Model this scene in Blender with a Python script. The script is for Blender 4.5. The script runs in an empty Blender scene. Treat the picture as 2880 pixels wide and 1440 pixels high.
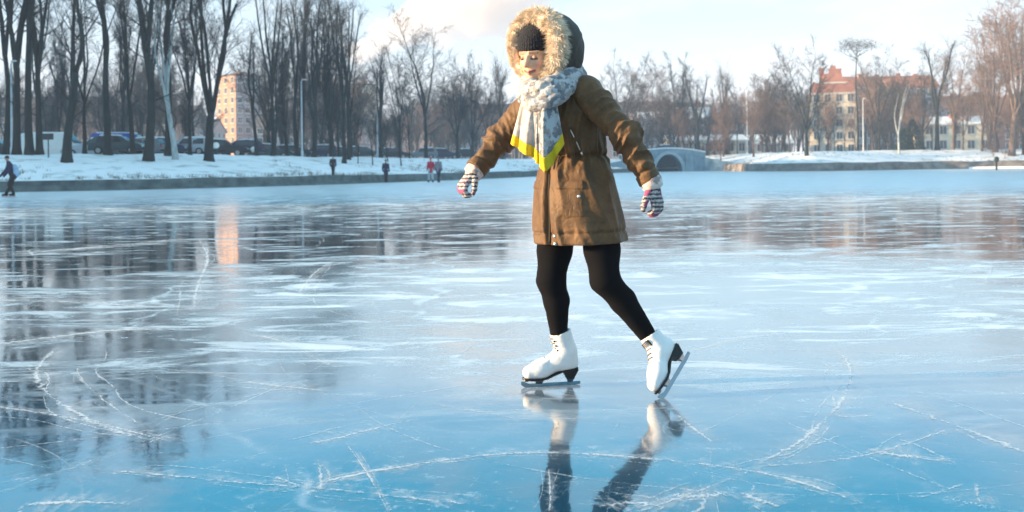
import bpy, math, random
import numpy as np
from mathutils import Vector, Matrix
random.seed(7); RNG = np.random.default_rng(7)
SC = bpy.context.scene; COL = SC.collection
R = math.radians
# ------------------------------------------------------------------ camera model (34 mm on a 36 mm frame, held 1.03 m above the ice)
F = 2700.0; CAMZ = 1.03; ROLL = 0.0115; HX, HY = 1440.0, 470.0
def P(dx, dy, Y=4.5):
    """world point at distance Y seen at (dx, dy) on a 2576 px wide print of the photograph"""
    rx, ry = dx*1.118 - HX, HY - dy*1.118
    c, s = math.cos(ROLL), math.sin(ROLL)
    a, b = c*rx + s*ry, -s*rx + c*ry
    return np.array([a*Y/F, Y, CAMZ + b*Y/F])
def ICE(dx, dy, z=0.0):
    p = P(dx, dy, 1.0); k = (z-CAMZ)/(p[2]-CAMZ)
    return np.array([p[0]*k, k, z])
# ------------------------------------------------------------------ object helpers
def origin(o):
    v = Vector((0,0,0))
    while o is not None:
        v += o.location; o = o.parent
    return np.array(v)
def tag(o, label=None, cat=None, group=None, kind=None):
    if label: o['label'] = label
    if cat: o['category'] = cat
    if group: o['group'] = group
    if kind: o['kind'] = kind
    return o
def empty(name, loc, label=None, cat=None, group=None, rz=0, kind=None):
    o = bpy.data.objects.new(name, None); COL.objects.link(o)
    o.location = Vector([float(v) for v in loc]); o.rotation_euler = (0,0,rz); o.empty_display_size = .2
    return tag(o, label, cat, group, kind)
def obj(name, V, Fc, mat, parent=None, world=True, loc=None, smooth=True):
    """one mesh object; V in world coordinates (made relative to the parent) unless world=False"""
    V = np.asarray(V, float)
    if loc is not None: V = V - np.asarray(loc, float)
    elif parent is not None and world: V = V - origin(parent)
    me = bpy.data.meshes.new(name)
    me.from_pydata(V.tolist(), [], [list(f) for f in Fc] if not isinstance(Fc, np.ndarray) else Fc.tolist())
    if smooth: me.polygons.foreach_set('use_smooth', [True]*len(me.polygons))
    for m in (mat if isinstance(mat, (list,tuple)) else [mat]): me.materials.append(m)
    me.update()
    o = bpy.data.objects.new(name, me); COL.objects.link(o)
    if parent is not None: o.parent = parent
    if loc is not None: o.location = Vector([float(v) for v in loc])
    return o
def copy_tree(o, parent=None):
    c = o.copy(); COL.objects.link(c); c.parent = parent
    for ch in [x for x in bpy.data.objects if x.parent is o]: copy_tree(ch, c)
    return c
class MB:
    """collects shapes into one mesh"""
    def __init__(s): s.V = []; s.F = []; s.M = []; s.n = 0
    def add(s, V, Fc, m=0):
        k = s.n
        s.V.extend([tuple(map(float, v)) for v in V]); s.n += len(V)
        for f in Fc: s.F.append([i+k for i in f]); s.M.append(m)
    def box(s, c, d, rz=0, m=0):
        cx, cy, cz = c; hx, hy, hz = d[0]/2, d[1]/2, d[2]/2
        ca, sa = math.cos(rz), math.sin(rz); V = []
        for z in (-hz, hz):
            for x, y in ((-hx,-hy),(hx,-hy),(hx,hy),(-hx,hy)):
                V.append((cx+x*ca-y*sa, cy+x*sa+y*ca, cz+z))
        s.add(V, [(3,2,1,0),(4,5,6,7),(0,1,5,4),(1,2,6,5),(2,3,7,6),(3,0,4,7)], m)
    def tube(s, pts, rad, sides=6, m=0, cap=True):
        pts = np.asarray(pts, float); n = len(pts)
        rad = np.broadcast_to(np.asarray(rad, float), (n,))
        V = []; up = np.array([.31,.17,.93])
        for i in range(n):
            t = pts[min(i+1,n-1)] - pts[max(i-1,0)]; t = t/(np.linalg.norm(t)+1e-9)
            a = np.cross(t, up)
            if np.linalg.norm(a) < .1: a = np.cross(t, (1,0,0))
            a /= np.linalg.norm(a); b = np.cross(t, a)
            for k in range(sides):
                th = 2*math.pi*k/sides
                V.append(pts[i] + rad[i]*(a*math.cos(th)+b*math.sin(th)))
        Fc = []
        for i in range(n-1):
            for k in range(sides):
                k2 = (k+1)%sides
                Fc.append((i*sides+k, i*sides+k2, (i+1)*sides+k2, (i+1)*sides+k))
        if cap: Fc.append(tuple(range(sides))[::-1]); Fc.append(tuple((n-1)*sides+k for k in range(sides)))
        s.add(V, Fc, m)
    def loft(s, secs, m=0, cap=True):
        n = len(secs[0]); V = [p for sec in secs for p in sec]; Fc = []
        for i in range(len(secs)-1):
            for k in range(n):
                k2 = (k+1)%n; Fc.append((i*n+k, i*n+k2, (i+1)*n+k2, (i+1)*n+k))
        if cap: Fc.append(tuple(range(n))[::-1]); Fc.append(tuple((len(secs)-1)*n+k for k in range(n)))
        s.add(V, Fc, m)
    def build(s, name, mat, parent=None, world=True, loc=None, smooth=False):
        o = obj(name, np.array(s.V), s.F, mat, parent, world, loc, smooth)
        if isinstance(mat, (list,tuple)) and len(mat) > 1: o.data.polygons.foreach_set('material_index', s.M)
        return o
# ------------------------------------------------------------------ materials
def nodes(name):
    m = bpy.data.materials.new(name); m.use_nodes = True
    nt = m.node_tree; return m, nt, nt.nodes, nt.links, nt.nodes['Principled BSDF']
def mat(name, col, rough=.7, var=.25, scale=8., bump=0., bscale=None, metal=0., spec=.4, col2=None, detail=5., sheen=0., stretch=None, info=0.):
    m, nt, N, L, B = nodes(name)
    tc = N.new('ShaderNodeTexCoord'); src = tc.outputs['Object']
    if stretch:
        mp = N.new('ShaderNodeMapping'); mp.inputs['Scale'].default_value = stretch
        L.new(src, mp.inputs['Vector']); src = mp.outputs['Vector']
    n = N.new('ShaderNodeTexNoise'); n.inputs['Scale'].default_value = scale; n.inputs['Detail'].default_value = detail
    L.new(src, n.inputs['Vector'])
    r = N.new('ShaderNodeValToRGB'); r.color_ramp.elements[0].position = .3; r.color_ramp.elements[1].position = .7
    c2 = col2 or tuple(min(1, c*(1+var)) for c in col); c1 = col if col2 else tuple(c*(1-var) for c in col)
    r.color_ramp.elements[0].color = (*c1,1); r.color_ramp.elements[1].color = (*c2,1)
    L.new(n.outputs['Fac'], r.inputs['Fac']); out = r.outputs['Color']
    if info:
        oi = N.new('ShaderNodeObjectInfo'); hs = N.new('ShaderNodeHueSaturation')
        ma = N.new('ShaderNodeMath'); ma.operation = 'MULTIPLY_ADD'; ma.inputs[1].default_value = info; ma.inputs[2].default_value = 1-info/2
        L.new(oi.outputs['Random'], ma.inputs[0]); L.new(ma.outputs[0], hs.inputs['Value']); L.new(out, hs.inputs['Color']); out = hs.outputs['Color']
    L.new(out, B.inputs['Base Color'])
    B.inputs['Roughness'].default_value = rough; B.inputs['Metallic'].default_value = metal
    B.inputs['Specular IOR Level'].default_value = spec
    if sheen: B.inputs['Sheen Weight'].default_value = sheen
    if bump:
        n2 = N.new('ShaderNodeTexNoise'); n2.inputs['Scale'].default_value = bscale or scale*3; n2.inputs['Detail'].default_value = 6
        L.new(src, n2.inputs['Vector'])
        b = N.new('ShaderNodeBump'); b.inputs['Strength'].default_value = bump; b.inputs['Distance'].default_value = .02
        L.new(n2.outputs['Fac'], b.inputs['Height']); L.new(b.outputs['Normal'], B.inputs['Normal'])
    return m
# ------------------------------------------------------------------ implicit surfaces
def axis(lo, hi, h, fine=None):
    """rectilinear axis, step h, with a finer stretch fine=(lo,hi,h)"""
    if not fine: return np.arange(lo, hi+h, h)
    a, b, hf = fine
    return np.unique(np.concatenate([np.arange(lo, a, h), np.arange(a, b, hf), np.arange(b, hi+h, h)]).round(5))
def nets(f, ax):
    """naive surface nets over a rectilinear grid"""
    xs, ys, zs = ax
    nx, ny, nz = len(xs), len(ys), len(zs)
    X, Y, Z = np.meshgrid(xs, ys, zs, indexing='ij')
    v = f(np.stack([X.ravel(), Y.ravel(), Z.ravel()], 1)).reshape(nx, ny, nz)
    ins = v < 0
    cs = sum(ins[i:nx-1+i, j:ny-1+j, k:nz-1+k].astype(np.int8) for i in (0,1) for j in (0,1) for k in (0,1))
    act = (cs > 0) & (cs < 8)
    ci = np.argwhere(act); idx = -np.ones(act.shape, np.int64); idx[act] = np.arange(len(ci))
    acc = np.zeros((len(ci),3)); cnt = np.zeros(len(ci))
    co = [(i,j,k) for i in (0,1) for j in (0,1) for k in (0,1)]
    def pos(q): return np.stack([xs[q[:,0]], ys[q[:,1]], zs[q[:,2]]], 1)
    for a in co:
        for d in range(3):
            if a[d]: continue
            b = list(a); b[d] = 1
            qa, qb = ci+np.array(a), ci+np.array(b)
            va, vb = v[tuple(qa.T)], v[tuple(qb.T)]
            m = (va < 0) != (vb < 0)
            t = np.where(m, va/np.where(m, va-vb, 1), 0)
            p = pos(qa)*(1-t[:,None]) + pos(qb)*t[:,None]
            acc[m] += p[m]; cnt[m] += 1
    V = acc/np.maximum(cnt,1)[:,None]
    Fs = []
    for d in range(3):
        a0 = [slice(None)]*3; a1 = [slice(None)]*3; a0[d] = slice(0,-1); a1[d] = slice(1,None)
        s0, s1 = ins[tuple(a0)], ins[tuple(a1)]
        e = np.argwhere(s0 != s1); flip = s0[tuple(e.T)]
        o1, o2 = [(1,2),(2,0),(0,1)][d]
        ok = (e[:,o1]>0)&(e[:,o2]>0)&(e[:,o1]<act.shape[o1])&(e[:,o2]<act.shape[o2]); e, flip = e[ok], flip[ok]
        q = []
        for da, db in ((-1,-1),(0,-1),(0,0),(-1,0)):
            c = e.copy(); c[:,o1] += da; c[:,o2] += db; q.append(idx[tuple(c.T)])
        q = np.stack(q, 1); q[~flip] = q[~flip][:, ::-1]; Fs.append(q)
    return V, np.concatenate(Fs)
def cap(p, a, b, ra, rb=None, par=False):
    rb = ra if rb is None else rb
    a = np.asarray(a,float); b = np.asarray(b,float); ab = b-a
    t = np.clip(((p-a)@ab)/(ab@ab), 0, 1)
    d = np.linalg.norm(p-a-t[:,None]*ab, axis=1) - (ra+t*(rb-ra))
    return (d, t) if par else d
def ell(p, c, r, B=None):
    q = p-np.asarray(c,float)
    if B is not None: q = q@np.asarray(B).T
    r = np.asarray(r,float); k0 = np.linalg.norm(q/r, axis=1); k1 = np.linalg.norm(q/(r*r), axis=1)
    return k0*(k0-1)/np.maximum(k1,1e-6)
def smin(a, b, k):
    h = np.clip(.5+.5*(b-a)/k, 0, 1); return b*(1-h)+a*h-k*h*(1-h)
def smax(a, b, k): return -smin(-a, -b, k)
_T = np.random.default_rng(3).random(4096)
def vn(q):
    """smooth value noise 0..1, q (N,2) or (N,3)"""
    q = np.asarray(q,float); i = np.floor(q).astype(np.int64); f = q-i; f = f*f*(3-2*f)
    K = (73856093, 19349663, 83492791); out = 0
    d = q.shape[1]
    for c in range(1<<d):
        h = 0; w = 1
        for k in range(d):
            b = (c>>k)&1; h = h ^ ((i[:,k]+b)*K[k]); w = w*(f[:,k] if b else 1-f[:,k])
        out = out + w*_T[(h^(h>>13)) & 4095]
    return out
def ridge(q): return 1-np.abs(2*vn(q)-1)
def unit(v): v = np.asarray(v,float); return v/np.linalg.norm(v)
def frame(f, u):
    f = unit(f); u = np.asarray(u,float); u = unit(u-f*(u@f)); return np.stack([f, np.cross(u,f), u])   # rows: forward, side, up
# ------------------------------------------------------------------ light: low winter sun from the left, pale sky
SUN_EL = R(10.5); SUN_DIR = unit((-.997*math.cos(SUN_EL), -.08*math.cos(SUN_EL), math.sin(SUN_EL)))
sl = bpy.data.lights.new('sun', 'SUN'); sl.energy = 5.0; sl.angle = R(.5); sl.color = (1,.70,.40)
so = bpy.data.objects.new('sun', sl); COL.objects.link(so); so.location = (-40,-10,30)
so.rotation_euler = Vector([float(-v) for v in SUN_DIR]).to_track_quat('-Z','Y').to_euler()
W = bpy.data.worlds.new('World'); SC.world = W; W.use_nodes = True
N, L = W.node_tree.nodes, W.node_tree.links; BG = N['Background']
sky = N.new('ShaderNodeTexSky'); sky.sky_type = 'NISHITA'; sky.sun_disc = False; sky.sun_elevation = SUN_EL
sky.sun_rotation = math.atan2(SUN_DIR[0], SUN_DIR[1]); sky.air_density = 1.0; sky.dust_density = .6; sky.ozone_density = 2.0
tc = N.new('ShaderNodeTexCoord'); sp = N.new('ShaderNodeSeparateXYZ'); L.new(tc.outputs['Generated'], sp.inputs[0])
def M2(op, a, b=None, c=None):
    n = N.new('ShaderNodeMath'); n.operation = op
    for i, v in enumerate((a,b,c)):
        if v is None: continue
        if isinstance(v, (int,float)): n.inputs[i].default_value = v
        else: L.new(v, n.inputs[i])
    return n.outputs[0]
def mixc(fac, a, b):
    n = N.new('ShaderNodeMix'); n.data_type = 'RGBA'
    for k, v in ((0,fac),(6,a),(7,b)):
        if isinstance(v, (int,float)): n.inputs[k].default_value = v
        elif isinstance(v, tuple): n.inputs[k].default_value = (*v,1)
        else: L.new(v, n.inputs[k])
    return n.outputs[2]
el = M2('MAXIMUM', sp.outputs['Z'], 0.0)
# a thin winter air layer: pale near the horizon, turquoise higher up
rp = N.new('ShaderNodeValToRGB'); cr = rp.color_ramp
cr.elements[0].position = 0; cr.elements[0].color = (6.9,6.5,6.8,1)
cr.elements[1].position = .75; cr.elements[1].color = (3.2,5.2,6.6,1)
for pos, c in ((.05,(6.6,6.6,6.9)),(.10,(5.7,6.5,7.1)),(.165,(4.5,6.0,7.0)),(.24,(2.4,5.3,7.8)),(.31,(.12,5.2,8.5)),(.46,(1.3,5.0,7.6))):
    e = cr.elements.new(pos); e.color = (*c,1)
L.new(el, rp.inputs['Fac'])
base = mixc(.88, sky.outputs['Color'], rp.outputs['Color'])
# soft streaks of cloud
mp = N.new('ShaderNodeMapping'); mp.inputs['Scale'].default_value = (2.2,2.2,9); L.new(tc.outputs['Generated'], mp.inputs[0])
cn = N.new('ShaderNodeTexNoise'); cn.inputs['Scale'].default_value = 2.3; cn.inputs['Detail'].default_value = 7; cn.inputs['Roughness'].default_value = .55
L.new(mp.outputs[0], cn.inputs['Vector'])
mr = N.new('ShaderNodeMapRange'); mr.inputs['From Min'].default_value = .48; mr.inputs['From Max'].default_value = .72; mr.interpolation_type = 'SMOOTHSTEP'
L.new(cn.outputs['Fac'], mr.inputs['Value'])
sky_out = mixc(M2('MULTIPLY', mr.outputs[0], .4), base, (6.6,6.1,6.1))
L.new(sky_out, BG.inputs['Color']); BG.inputs['Strength'].default_value = .059
cam = bpy.data.cameras.new('camera'); cam.sensor_width = 36; cam.lens = 36*F/2880
cam.shift_y = -(720-HY)/2880; cam.clip_end = 3000; cam.clip_start = .1
cam.dof.use_dof = True; cam.dof.focus_distance = 4.4; cam.dof.aperture_fstop = 4.0
co_ = bpy.data.objects.new('camera', cam); COL.objects.link(co_); co_.location = (0,0,CAMZ)
co_.rotation_mode = 'QUATERNION'
co_.rotation_quaternion = (Matrix.Rotation(math.pi/2, 3, 'X') @ Matrix.Rotation(-ROLL, 3, 'Z')).to_quaternion()
SC.camera = co_
SC.view_settings.view_transform = 'Standard'; SC.view_settings.look = 'None'; SC.view_settings.gamma = 1
SC.view_settings.exposure = 1.58
try: SC.cycles.use_denoising = True; SC.cycles.denoiser = 'OPENIMAGEDENOISE'
except Exception: pass
SC.cycles.max_bounces = 6; SC.cycles.transparent_max_bounces = 16; SC.cycles.volume_bounces = 1
SC.cycles.sample_clamp_indirect = 6
# ------------------------------------------------------------------ pond, banks, terrain
SHORE = np.array([(-75,40),(-45,47),(-33,50),(-27.2,51),(-20.8,54),(-15,60),(-10,69),(-4.2,82),(2.2,101),(10,126),(17,146),(22.5,154),(25,160),(33,160),(34.5,150),
                  (36,136),(42,130),(52,136),(63,143),(76,141),(92,136),(150,120)], float)
def resample(poly, step):
    seg = np.linalg.norm(np.diff(poly,axis=0),axis=1); s = np.concatenate([[0],np.cumsum(seg)])
    t = np.arange(0, s[-1], step)
    return np.stack([np.interp(t,s,poly[:,k]) for k in range(2)],1)
def smooth2(p, n):
    p = p.copy()
    for _ in range(n): p[1:-1] = .25*p[:-2]+.5*p[1:-1]+.25*p[2:]
    return p
SH = smooth2(resample(SHORE, 1.0), 6)
IB0 = int(np.argmin(np.hypot(SH[:,0]-24, SH[:,1]-157))); IB1 = int(np.argmin(np.hypot(SH[:,0]-33.8, SH[:,1]-157)))
def shore_dist(x, y):
    """signed distance to the shoreline (positive on land) and 0..1 left bank / right bank"""
    x = np.atleast_1d(x).astype(float); y = np.atleast_1d(y).astype(float)
    d = np.empty(len(x)); side = np.empty(len(x)); rt = np.empty(len(x))
    T = np.gradient(SH, axis=0)
    for i in range(0, len(x), 4000):
        dx = x[i:i+4000,None]-SH[None,:,0]; dy = y[i:i+4000,None]-SH[None,:,1]
        q = dx*dx+dy*dy; k = q.argmin(1); r = np.arange(len(k))
        d[i:i+4000] = np.sqrt(q[r,k]); side[i:i+4000] = T[k,0]*dy[r,k]-T[k,1]*dx[r,k]
        rt[i:i+4000] = np.clip((k-(IB0+IB1)/2)/8+.5, 0, 1)
    return np.where(side>0, d, -d), rt
def ground_z(x, y, land_edge=False):
    d, rt = shore_dist(x, y)
    w0 = .55*(1-rt)+1.05*rt; top = 2.25*(1-rt)+3.0*rt; run = 17*(1-rt)+11*rt
    t = np.clip((d-.6)/run, 0, 1); t = t*t*(3-2*t)*.6+t*.4
    z = w0+(top-w0)*t
    x1 = np.atleast_1d(x); y1 = np.atleast_1d(y)
    z = z + (vn(np.stack([x1*.35,y1*.35],1))-.5)*.18*np.clip(d/2,0,1) + (vn(np.stack([x1*.08,y1*.08],1))-.5)*.35*np.clip(d/10,0,1)
    return np.where(d > (.25 if land_edge else 1.0), z, -.6)
def gz(x, y): return float(ground_z([x],[y],True)[0])
def ground_hit(dx, dy, y0=45, y1=330):
    """where the line of sight through (dx, dy) meets the land"""
    Ys = np.arange(y0, y1, .5); p = P(dx, dy, 1.0)
    X = p[0]*Ys; Z = CAMZ+(p[2]-CAMZ)*Ys; g = ground_z(X, Ys, True)
    k = np.argwhere((g > 0) & (g >= Z))
    i = int(k[0][0]) if len(k) else int(np.argmin(np.abs(g-Z)))
    return np.array([X[i], Ys[i], g[i]])
# ice
def make_ice_material():
    m, nt, N, L, B = nodes('ice')
    tc = N.new('ShaderNodeTexCoord'); g = N.new('ShaderNodeNewGeometry'); pos = g.outputs['Position']
    def noise(scale, detail=6, rough=.6, dist=0., st=None):
        n = N.new('ShaderNodeTexNoise'); n.inputs['Scale'].default_value = scale; n.inputs['Detail'].default_value = detail
        n.inputs['Roughness'].default_value = rough; n.inputs['Distortion'].default_value = dist
        src = pos
        if st:
            mp = N.new('ShaderNodeMapping'); mp.inputs['Scale'].default_value = st; L.new(pos, mp.inputs[0]); src = mp.outputs[0]
        L.new(src, n.inputs['Vector']); return n.outputs['Fac']
    def rng(v, a, b, lo=0., hi=1.):
        n = N.new('ShaderNodeMapRange'); n.interpolation_type = 'SMOOTHSTEP'
        n.inputs['From Min'].default_value = a; n.inputs['From Max'].default_value = b; n.inputs['To Min'].default_value = lo; n.inputs['To Max'].default_value = hi
        L.new(v, n.inputs['Value']); return n.outputs[0]
    def M(op, a, b):
        n = N.new('ShaderNodeMath'); n.operation = op
        for i, v in enumerate((a,b)):
            if isinstance(v, (int,float)): n.inputs[i].default_value = v
            else: L.new(v, n.inputs[i])
        return n.outputs[0]
    sp = N.new('ShaderNodeSeparateXYZ'); L.new(pos, sp.inputs[0])
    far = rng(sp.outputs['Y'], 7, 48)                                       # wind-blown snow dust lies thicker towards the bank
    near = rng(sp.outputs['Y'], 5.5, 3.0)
    big = noise(.22, 3, .55, .6); patch = rng(big, .42, .66)
    streak = noise(1.7, 10, .72, .9, (.5,1.4,1)); fine = noise(9, 8, .7); grain = noise(26, 5, .8)
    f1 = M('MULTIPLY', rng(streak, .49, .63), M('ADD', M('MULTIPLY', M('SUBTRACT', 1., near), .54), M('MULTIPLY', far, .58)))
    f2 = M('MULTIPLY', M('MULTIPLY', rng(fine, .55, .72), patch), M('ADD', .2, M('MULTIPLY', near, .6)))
    f3 = M('MULTIPLY', M('MULTIPLY', rng(grain, .60, .68), M('ADD', M('MULTIPLY', patch, .8), .06)), .6)
    vo = N.new('ShaderNodeTexVoronoi'); vo.feature = 'DISTANCE_TO_EDGE'; vo.inputs['Scale'].default_value = .28
    wn = N.new('ShaderNodeTexNoise'); wn.inputs['Scale'].default_value = 1.3; wn.inputs['Detail'].default_value = 5; L.new(pos, wn.inputs['Vector'])
    va = N.new('ShaderNodeVectorMath'); va.operation = 'MULTIPLY_ADD'; va.inputs[1].default_value = (.9,.9,0); L.new(wn.outputs['Color'], va.inputs[0]); L.new(pos, va.inputs[2])
    L.new(va.outputs[0], vo.inputs['Vector'])
    crack = M('MULTIPLY', rng(vo.outputs['Distance'], .012, .0), rng(noise(.9,4), .45, .6))
    fr = M('ADD', M('ADD', f1, f2), M('ADD', f3, M('MULTIPLY', crack, .3)))
    sub_ = N.new('ShaderNodeVectorMath'); sub_.operation = 'MULTIPLY_ADD'; sub_.inputs[1].default_value = (.14,.22,0); sub_.inputs[2].default_value = (-.24,-1.75,0); L.new(pos, sub_.inputs[0])
    ln_ = N.new('ShaderNodeVectorMath'); ln_.operation = 'LENGTH'; L.new(sub_.outputs[0], ln_.inputs[0])
    sky_sheen = M('MULTIPLY', rng(M('ADD', ln_.outputs['Value'], M('MULTIPLY', M('SUBTRACT', noise(.6,6), .5), 1.2)), 1.15, .1), .54)   # milky mid-pond patch painted in place of the bright sky's reflection
    fr = M('ADD', fr, sky_sheen)
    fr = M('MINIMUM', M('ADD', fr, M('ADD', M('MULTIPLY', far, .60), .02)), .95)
    body_sky_tint = N.new('ShaderNodeValToRGB'); body_sky_tint.color_ramp.elements[0].color = (.004,.030,.055,1); body_sky_tint.color_ramp.elements[1].color = (.001,.062,.12,1)
    body_sky_tint.color_ramp.elements[0].position = .05; body_sky_tint.color_ramp.elements[1].position = .7; dl = rng(sp.outputs['Y'], 3.2, 6.5, 1., 0.); L.new(M('ADD', M('MULTIPLY', dl, .75), M('MULTIPLY', M('SUBTRACT', big, .5), .9)), body_sky_tint.inputs['Fac'])  # body blue, strengthened nearby to stand for the reflected blue sky
    mx = N.new('ShaderNodeMix'); mx.data_type = 'RGBA'; L.new(fr, mx.inputs[0]); L.new(body_sky_tint.outputs[0], mx.inputs[6]); mx.inputs[7].default_value = (.88,.92,.95,1)
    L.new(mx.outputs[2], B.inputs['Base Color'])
    B.inputs['IOR'].default_value = 1.45
    B.inputs['Coat Weight'].default_value = 1.0; B.inputs['Coat IOR'].default_value = 1.6
    ro = M('ADD', .04, M('ADD', M('MULTIPLY', fr, .55), M('MULTIPLY', rng(noise(2.5,5), .4, .7), .06)))
    L.new(ro, B.inputs['Roughness']); L.new(M('ADD', .015, M('MULTIPLY', fr, .5)), B.inputs['Coat Roughness'])
    h = M('ADD', M('MULTIPLY', noise(.9, 4, .5), .5), M('ADD', M('MULTIPLY', noise(5, 3), .08), M('MULTIPLY', fr, .02)))
    b = N.new('ShaderNodeBump'); b.inputs['Strength'].default_value = .32; b.inputs['Distance'].default_value = .03
    L.new(h, b.inputs['Height']); L.new(b.outputs['Normal'], B.inputs['Normal']); L.new(b.outputs['Normal'], B.inputs['Coat Normal'])
    return m
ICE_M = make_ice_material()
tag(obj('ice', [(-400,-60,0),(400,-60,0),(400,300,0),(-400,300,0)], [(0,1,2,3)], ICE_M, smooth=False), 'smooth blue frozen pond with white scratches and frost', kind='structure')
# snow land
def make_snow_material():
    m, nt, N, L, B = nodes('snow')
    g = N.new('ShaderNodeNewGeometry')
    def noise(s, d=6, r=.6):
        n = N.new('ShaderNodeTexNoise'); n.inputs['Scale'].default_value = s; n.inputs['Detail'].default_value = d; n.inputs['Roughness'].default_value = r
        L.new(g.outputs['Position'], n.inputs['Vector']); return n.outputs['Fac']
    r = N.new('ShaderNodeValToRGB'); e = r.color_ramp.elements
    e[0].position = .34; e[0].color = (.40,.44,.43,1); e[1].position = .48; e[1].color = (.88,.89,.90,1)
    L.new(noise(.55,9,.68), r.inputs['Fac']); L.new(r.outputs[0], B.inputs['Base Color'])
    B.inputs['Roughness'].default_value = .85; B.inputs['Specular IOR Level'].default_value = .2
    b = N.new('ShaderNodeBump'); b.inputs['Strength'].default_value = .5; b.inputs['Distance'].default_value = .15
    L.new(noise(2.2,7,.6), b.inputs['Height']); L.new(b.outputs['Normal'], B.inputs['Normal'])
    return m
SNOW = make_snow_material()
gx = np.concatenate([np.arange(-420,-90,6), np.arange(-90,150,1.0), np.arange(150,421,6)]); gy = np.concatenate([np.arange(28,190,1.0), np.arange(190,560,6)])
GX, GY = np.meshgrid(gx, gy, indexing='ij'); GZ = ground_z(GX.ravel(), GY.ravel())
I = np.arange(len(gx)*len(gy)).reshape(len(gx), len(gy))
GF = np.stack([I[:-1,:-1],I[1:,:-1],I[1:,1:],I[:-1,1:]],-1).reshape(-1,4)
keep = (GZ[GF] > -.5).all(1)
GV = np.stack([GX.ravel(),GY.ravel(),GZ],1); GFl = GF[keep].tolist()
_T0 = np.gradient(SH,axis=0); _T0 /= np.linalg.norm(_T0,axis=1)[:,None]; _N0 = np.stack([-_T0[:,1],_T0[:,0]],1); RO = (.22,.5,1.0,1.6,2.4,3.2); k0 = len(GV)
_R = np.concatenate([SH+_N0*o for o in RO]); _rz = ground_z(_R[:,0],_R[:,1],True); _rz = np.where(_rz < -.5, .5, _rz)
_rz[:len(SH)] += .03; _rz[len(SH):2*len(SH)] += .05; _rz[2*len(SH):5*len(SH)] += .03; _rz[5*len(SH):] -= .06
GV = np.concatenate([GV, np.column_stack([_R,_rz])]); nS = len(SH)
for a in range(len(RO)-1):
    for i in range(nS-1): GFl.append((k0+a*nS+i,k0+a*nS+i+1,k0+(a+1)*nS+i+1,k0+(a+1)*nS+i))
tag(obj('snow_ground', GV, GFl, SNOW), 'snow covered banks and park ground round the frozen pond', kind='structure')
# embankment walls along the waterline
STONE = mat('embankment_stone', (.035,.055,.06), .9, .45, 1.6, .9, 5, col2=(.13,.165,.165))
REED = mat('bank_rubble', (.10,.085,.075), .95, .4, .9, 1., 4, col2=(.30,.26,.23))
def wall_strip(idx, h0, mat_, label, rough):
    V = []; Fc = []
    T = np.gradient(SH, axis=0); T /= np.linalg.norm(T,axis=1)[:,None]; nrm = np.stack([-T[:,1],T[:,0]],1)
    prof = [(-.35,-.3),(-.22,.10),(-.12,.30),(-.05,.62),(0,.97),(.14,1.0),(.5,.97),(.9,.6)]
    for q, i in enumerate(idx):
        for a, (o, z) in enumerate(prof):
            j = (vn(np.array([[i*.45+a*7.3, a*3.1]]))[0]-.5)*rough
            p = SH[i]+nrm[i]*(o+j*(1 if a < 5 else 0)); V.append((p[0],p[1], z*h0*(1+.12*(vn(np.array([[i*.3,2.]]))[0]-.5))+ (j*.25 if 0<a<4 else 0)))
        if q:
            n = len(prof)
            for a in range(n-1): Fc.append((( q-1)*n+a, q*n+a, q*n+a+1, (q-1)*n+a+1))
    o = obj('embankment_wall', V, Fc, mat_, loc=(SH[idx[0]][0], SH[idx[0]][1], 0), smooth=True); tag(o, label, 'wall'); return o
wall_strip(range(0, IB0-1), .62, STONE, 'low dark grey stone kerb along the foot of the snowy left bank', .22)
wall_strip(range(IB1-1, len(SH)), 1.15, REED, 'brownish stone embankment under the snowy right bank', .5)
# snow ledge lying on the ice at the far right
lv = []; lf = []
for i in range(40):
    k = int(np.interp(i/39, (0,1), (np.argmin(np.abs(SH[:,0]-66)), len(SH)-2)))
    w = 2.6*math.sin(math.pi*min(1,i/12)/2)*(.7+.6*_T[i*3]); p = SH[k]
    for o, z in ((.2,.34),(-w*.4,.30),(-w*.8,.2),(-w,.0)): lv.append((p[0], p[1]+o, z))
    if i:
        for a in range(3): lf.append(((i-1)*4+a,(i-1)*4+a+1,i*4+a+1,i*4+a))
tag(obj('snow_ledge', lv, lf, SNOW), 'ledge of white snow lying on the ice at the right bank', kind='structure')
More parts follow.
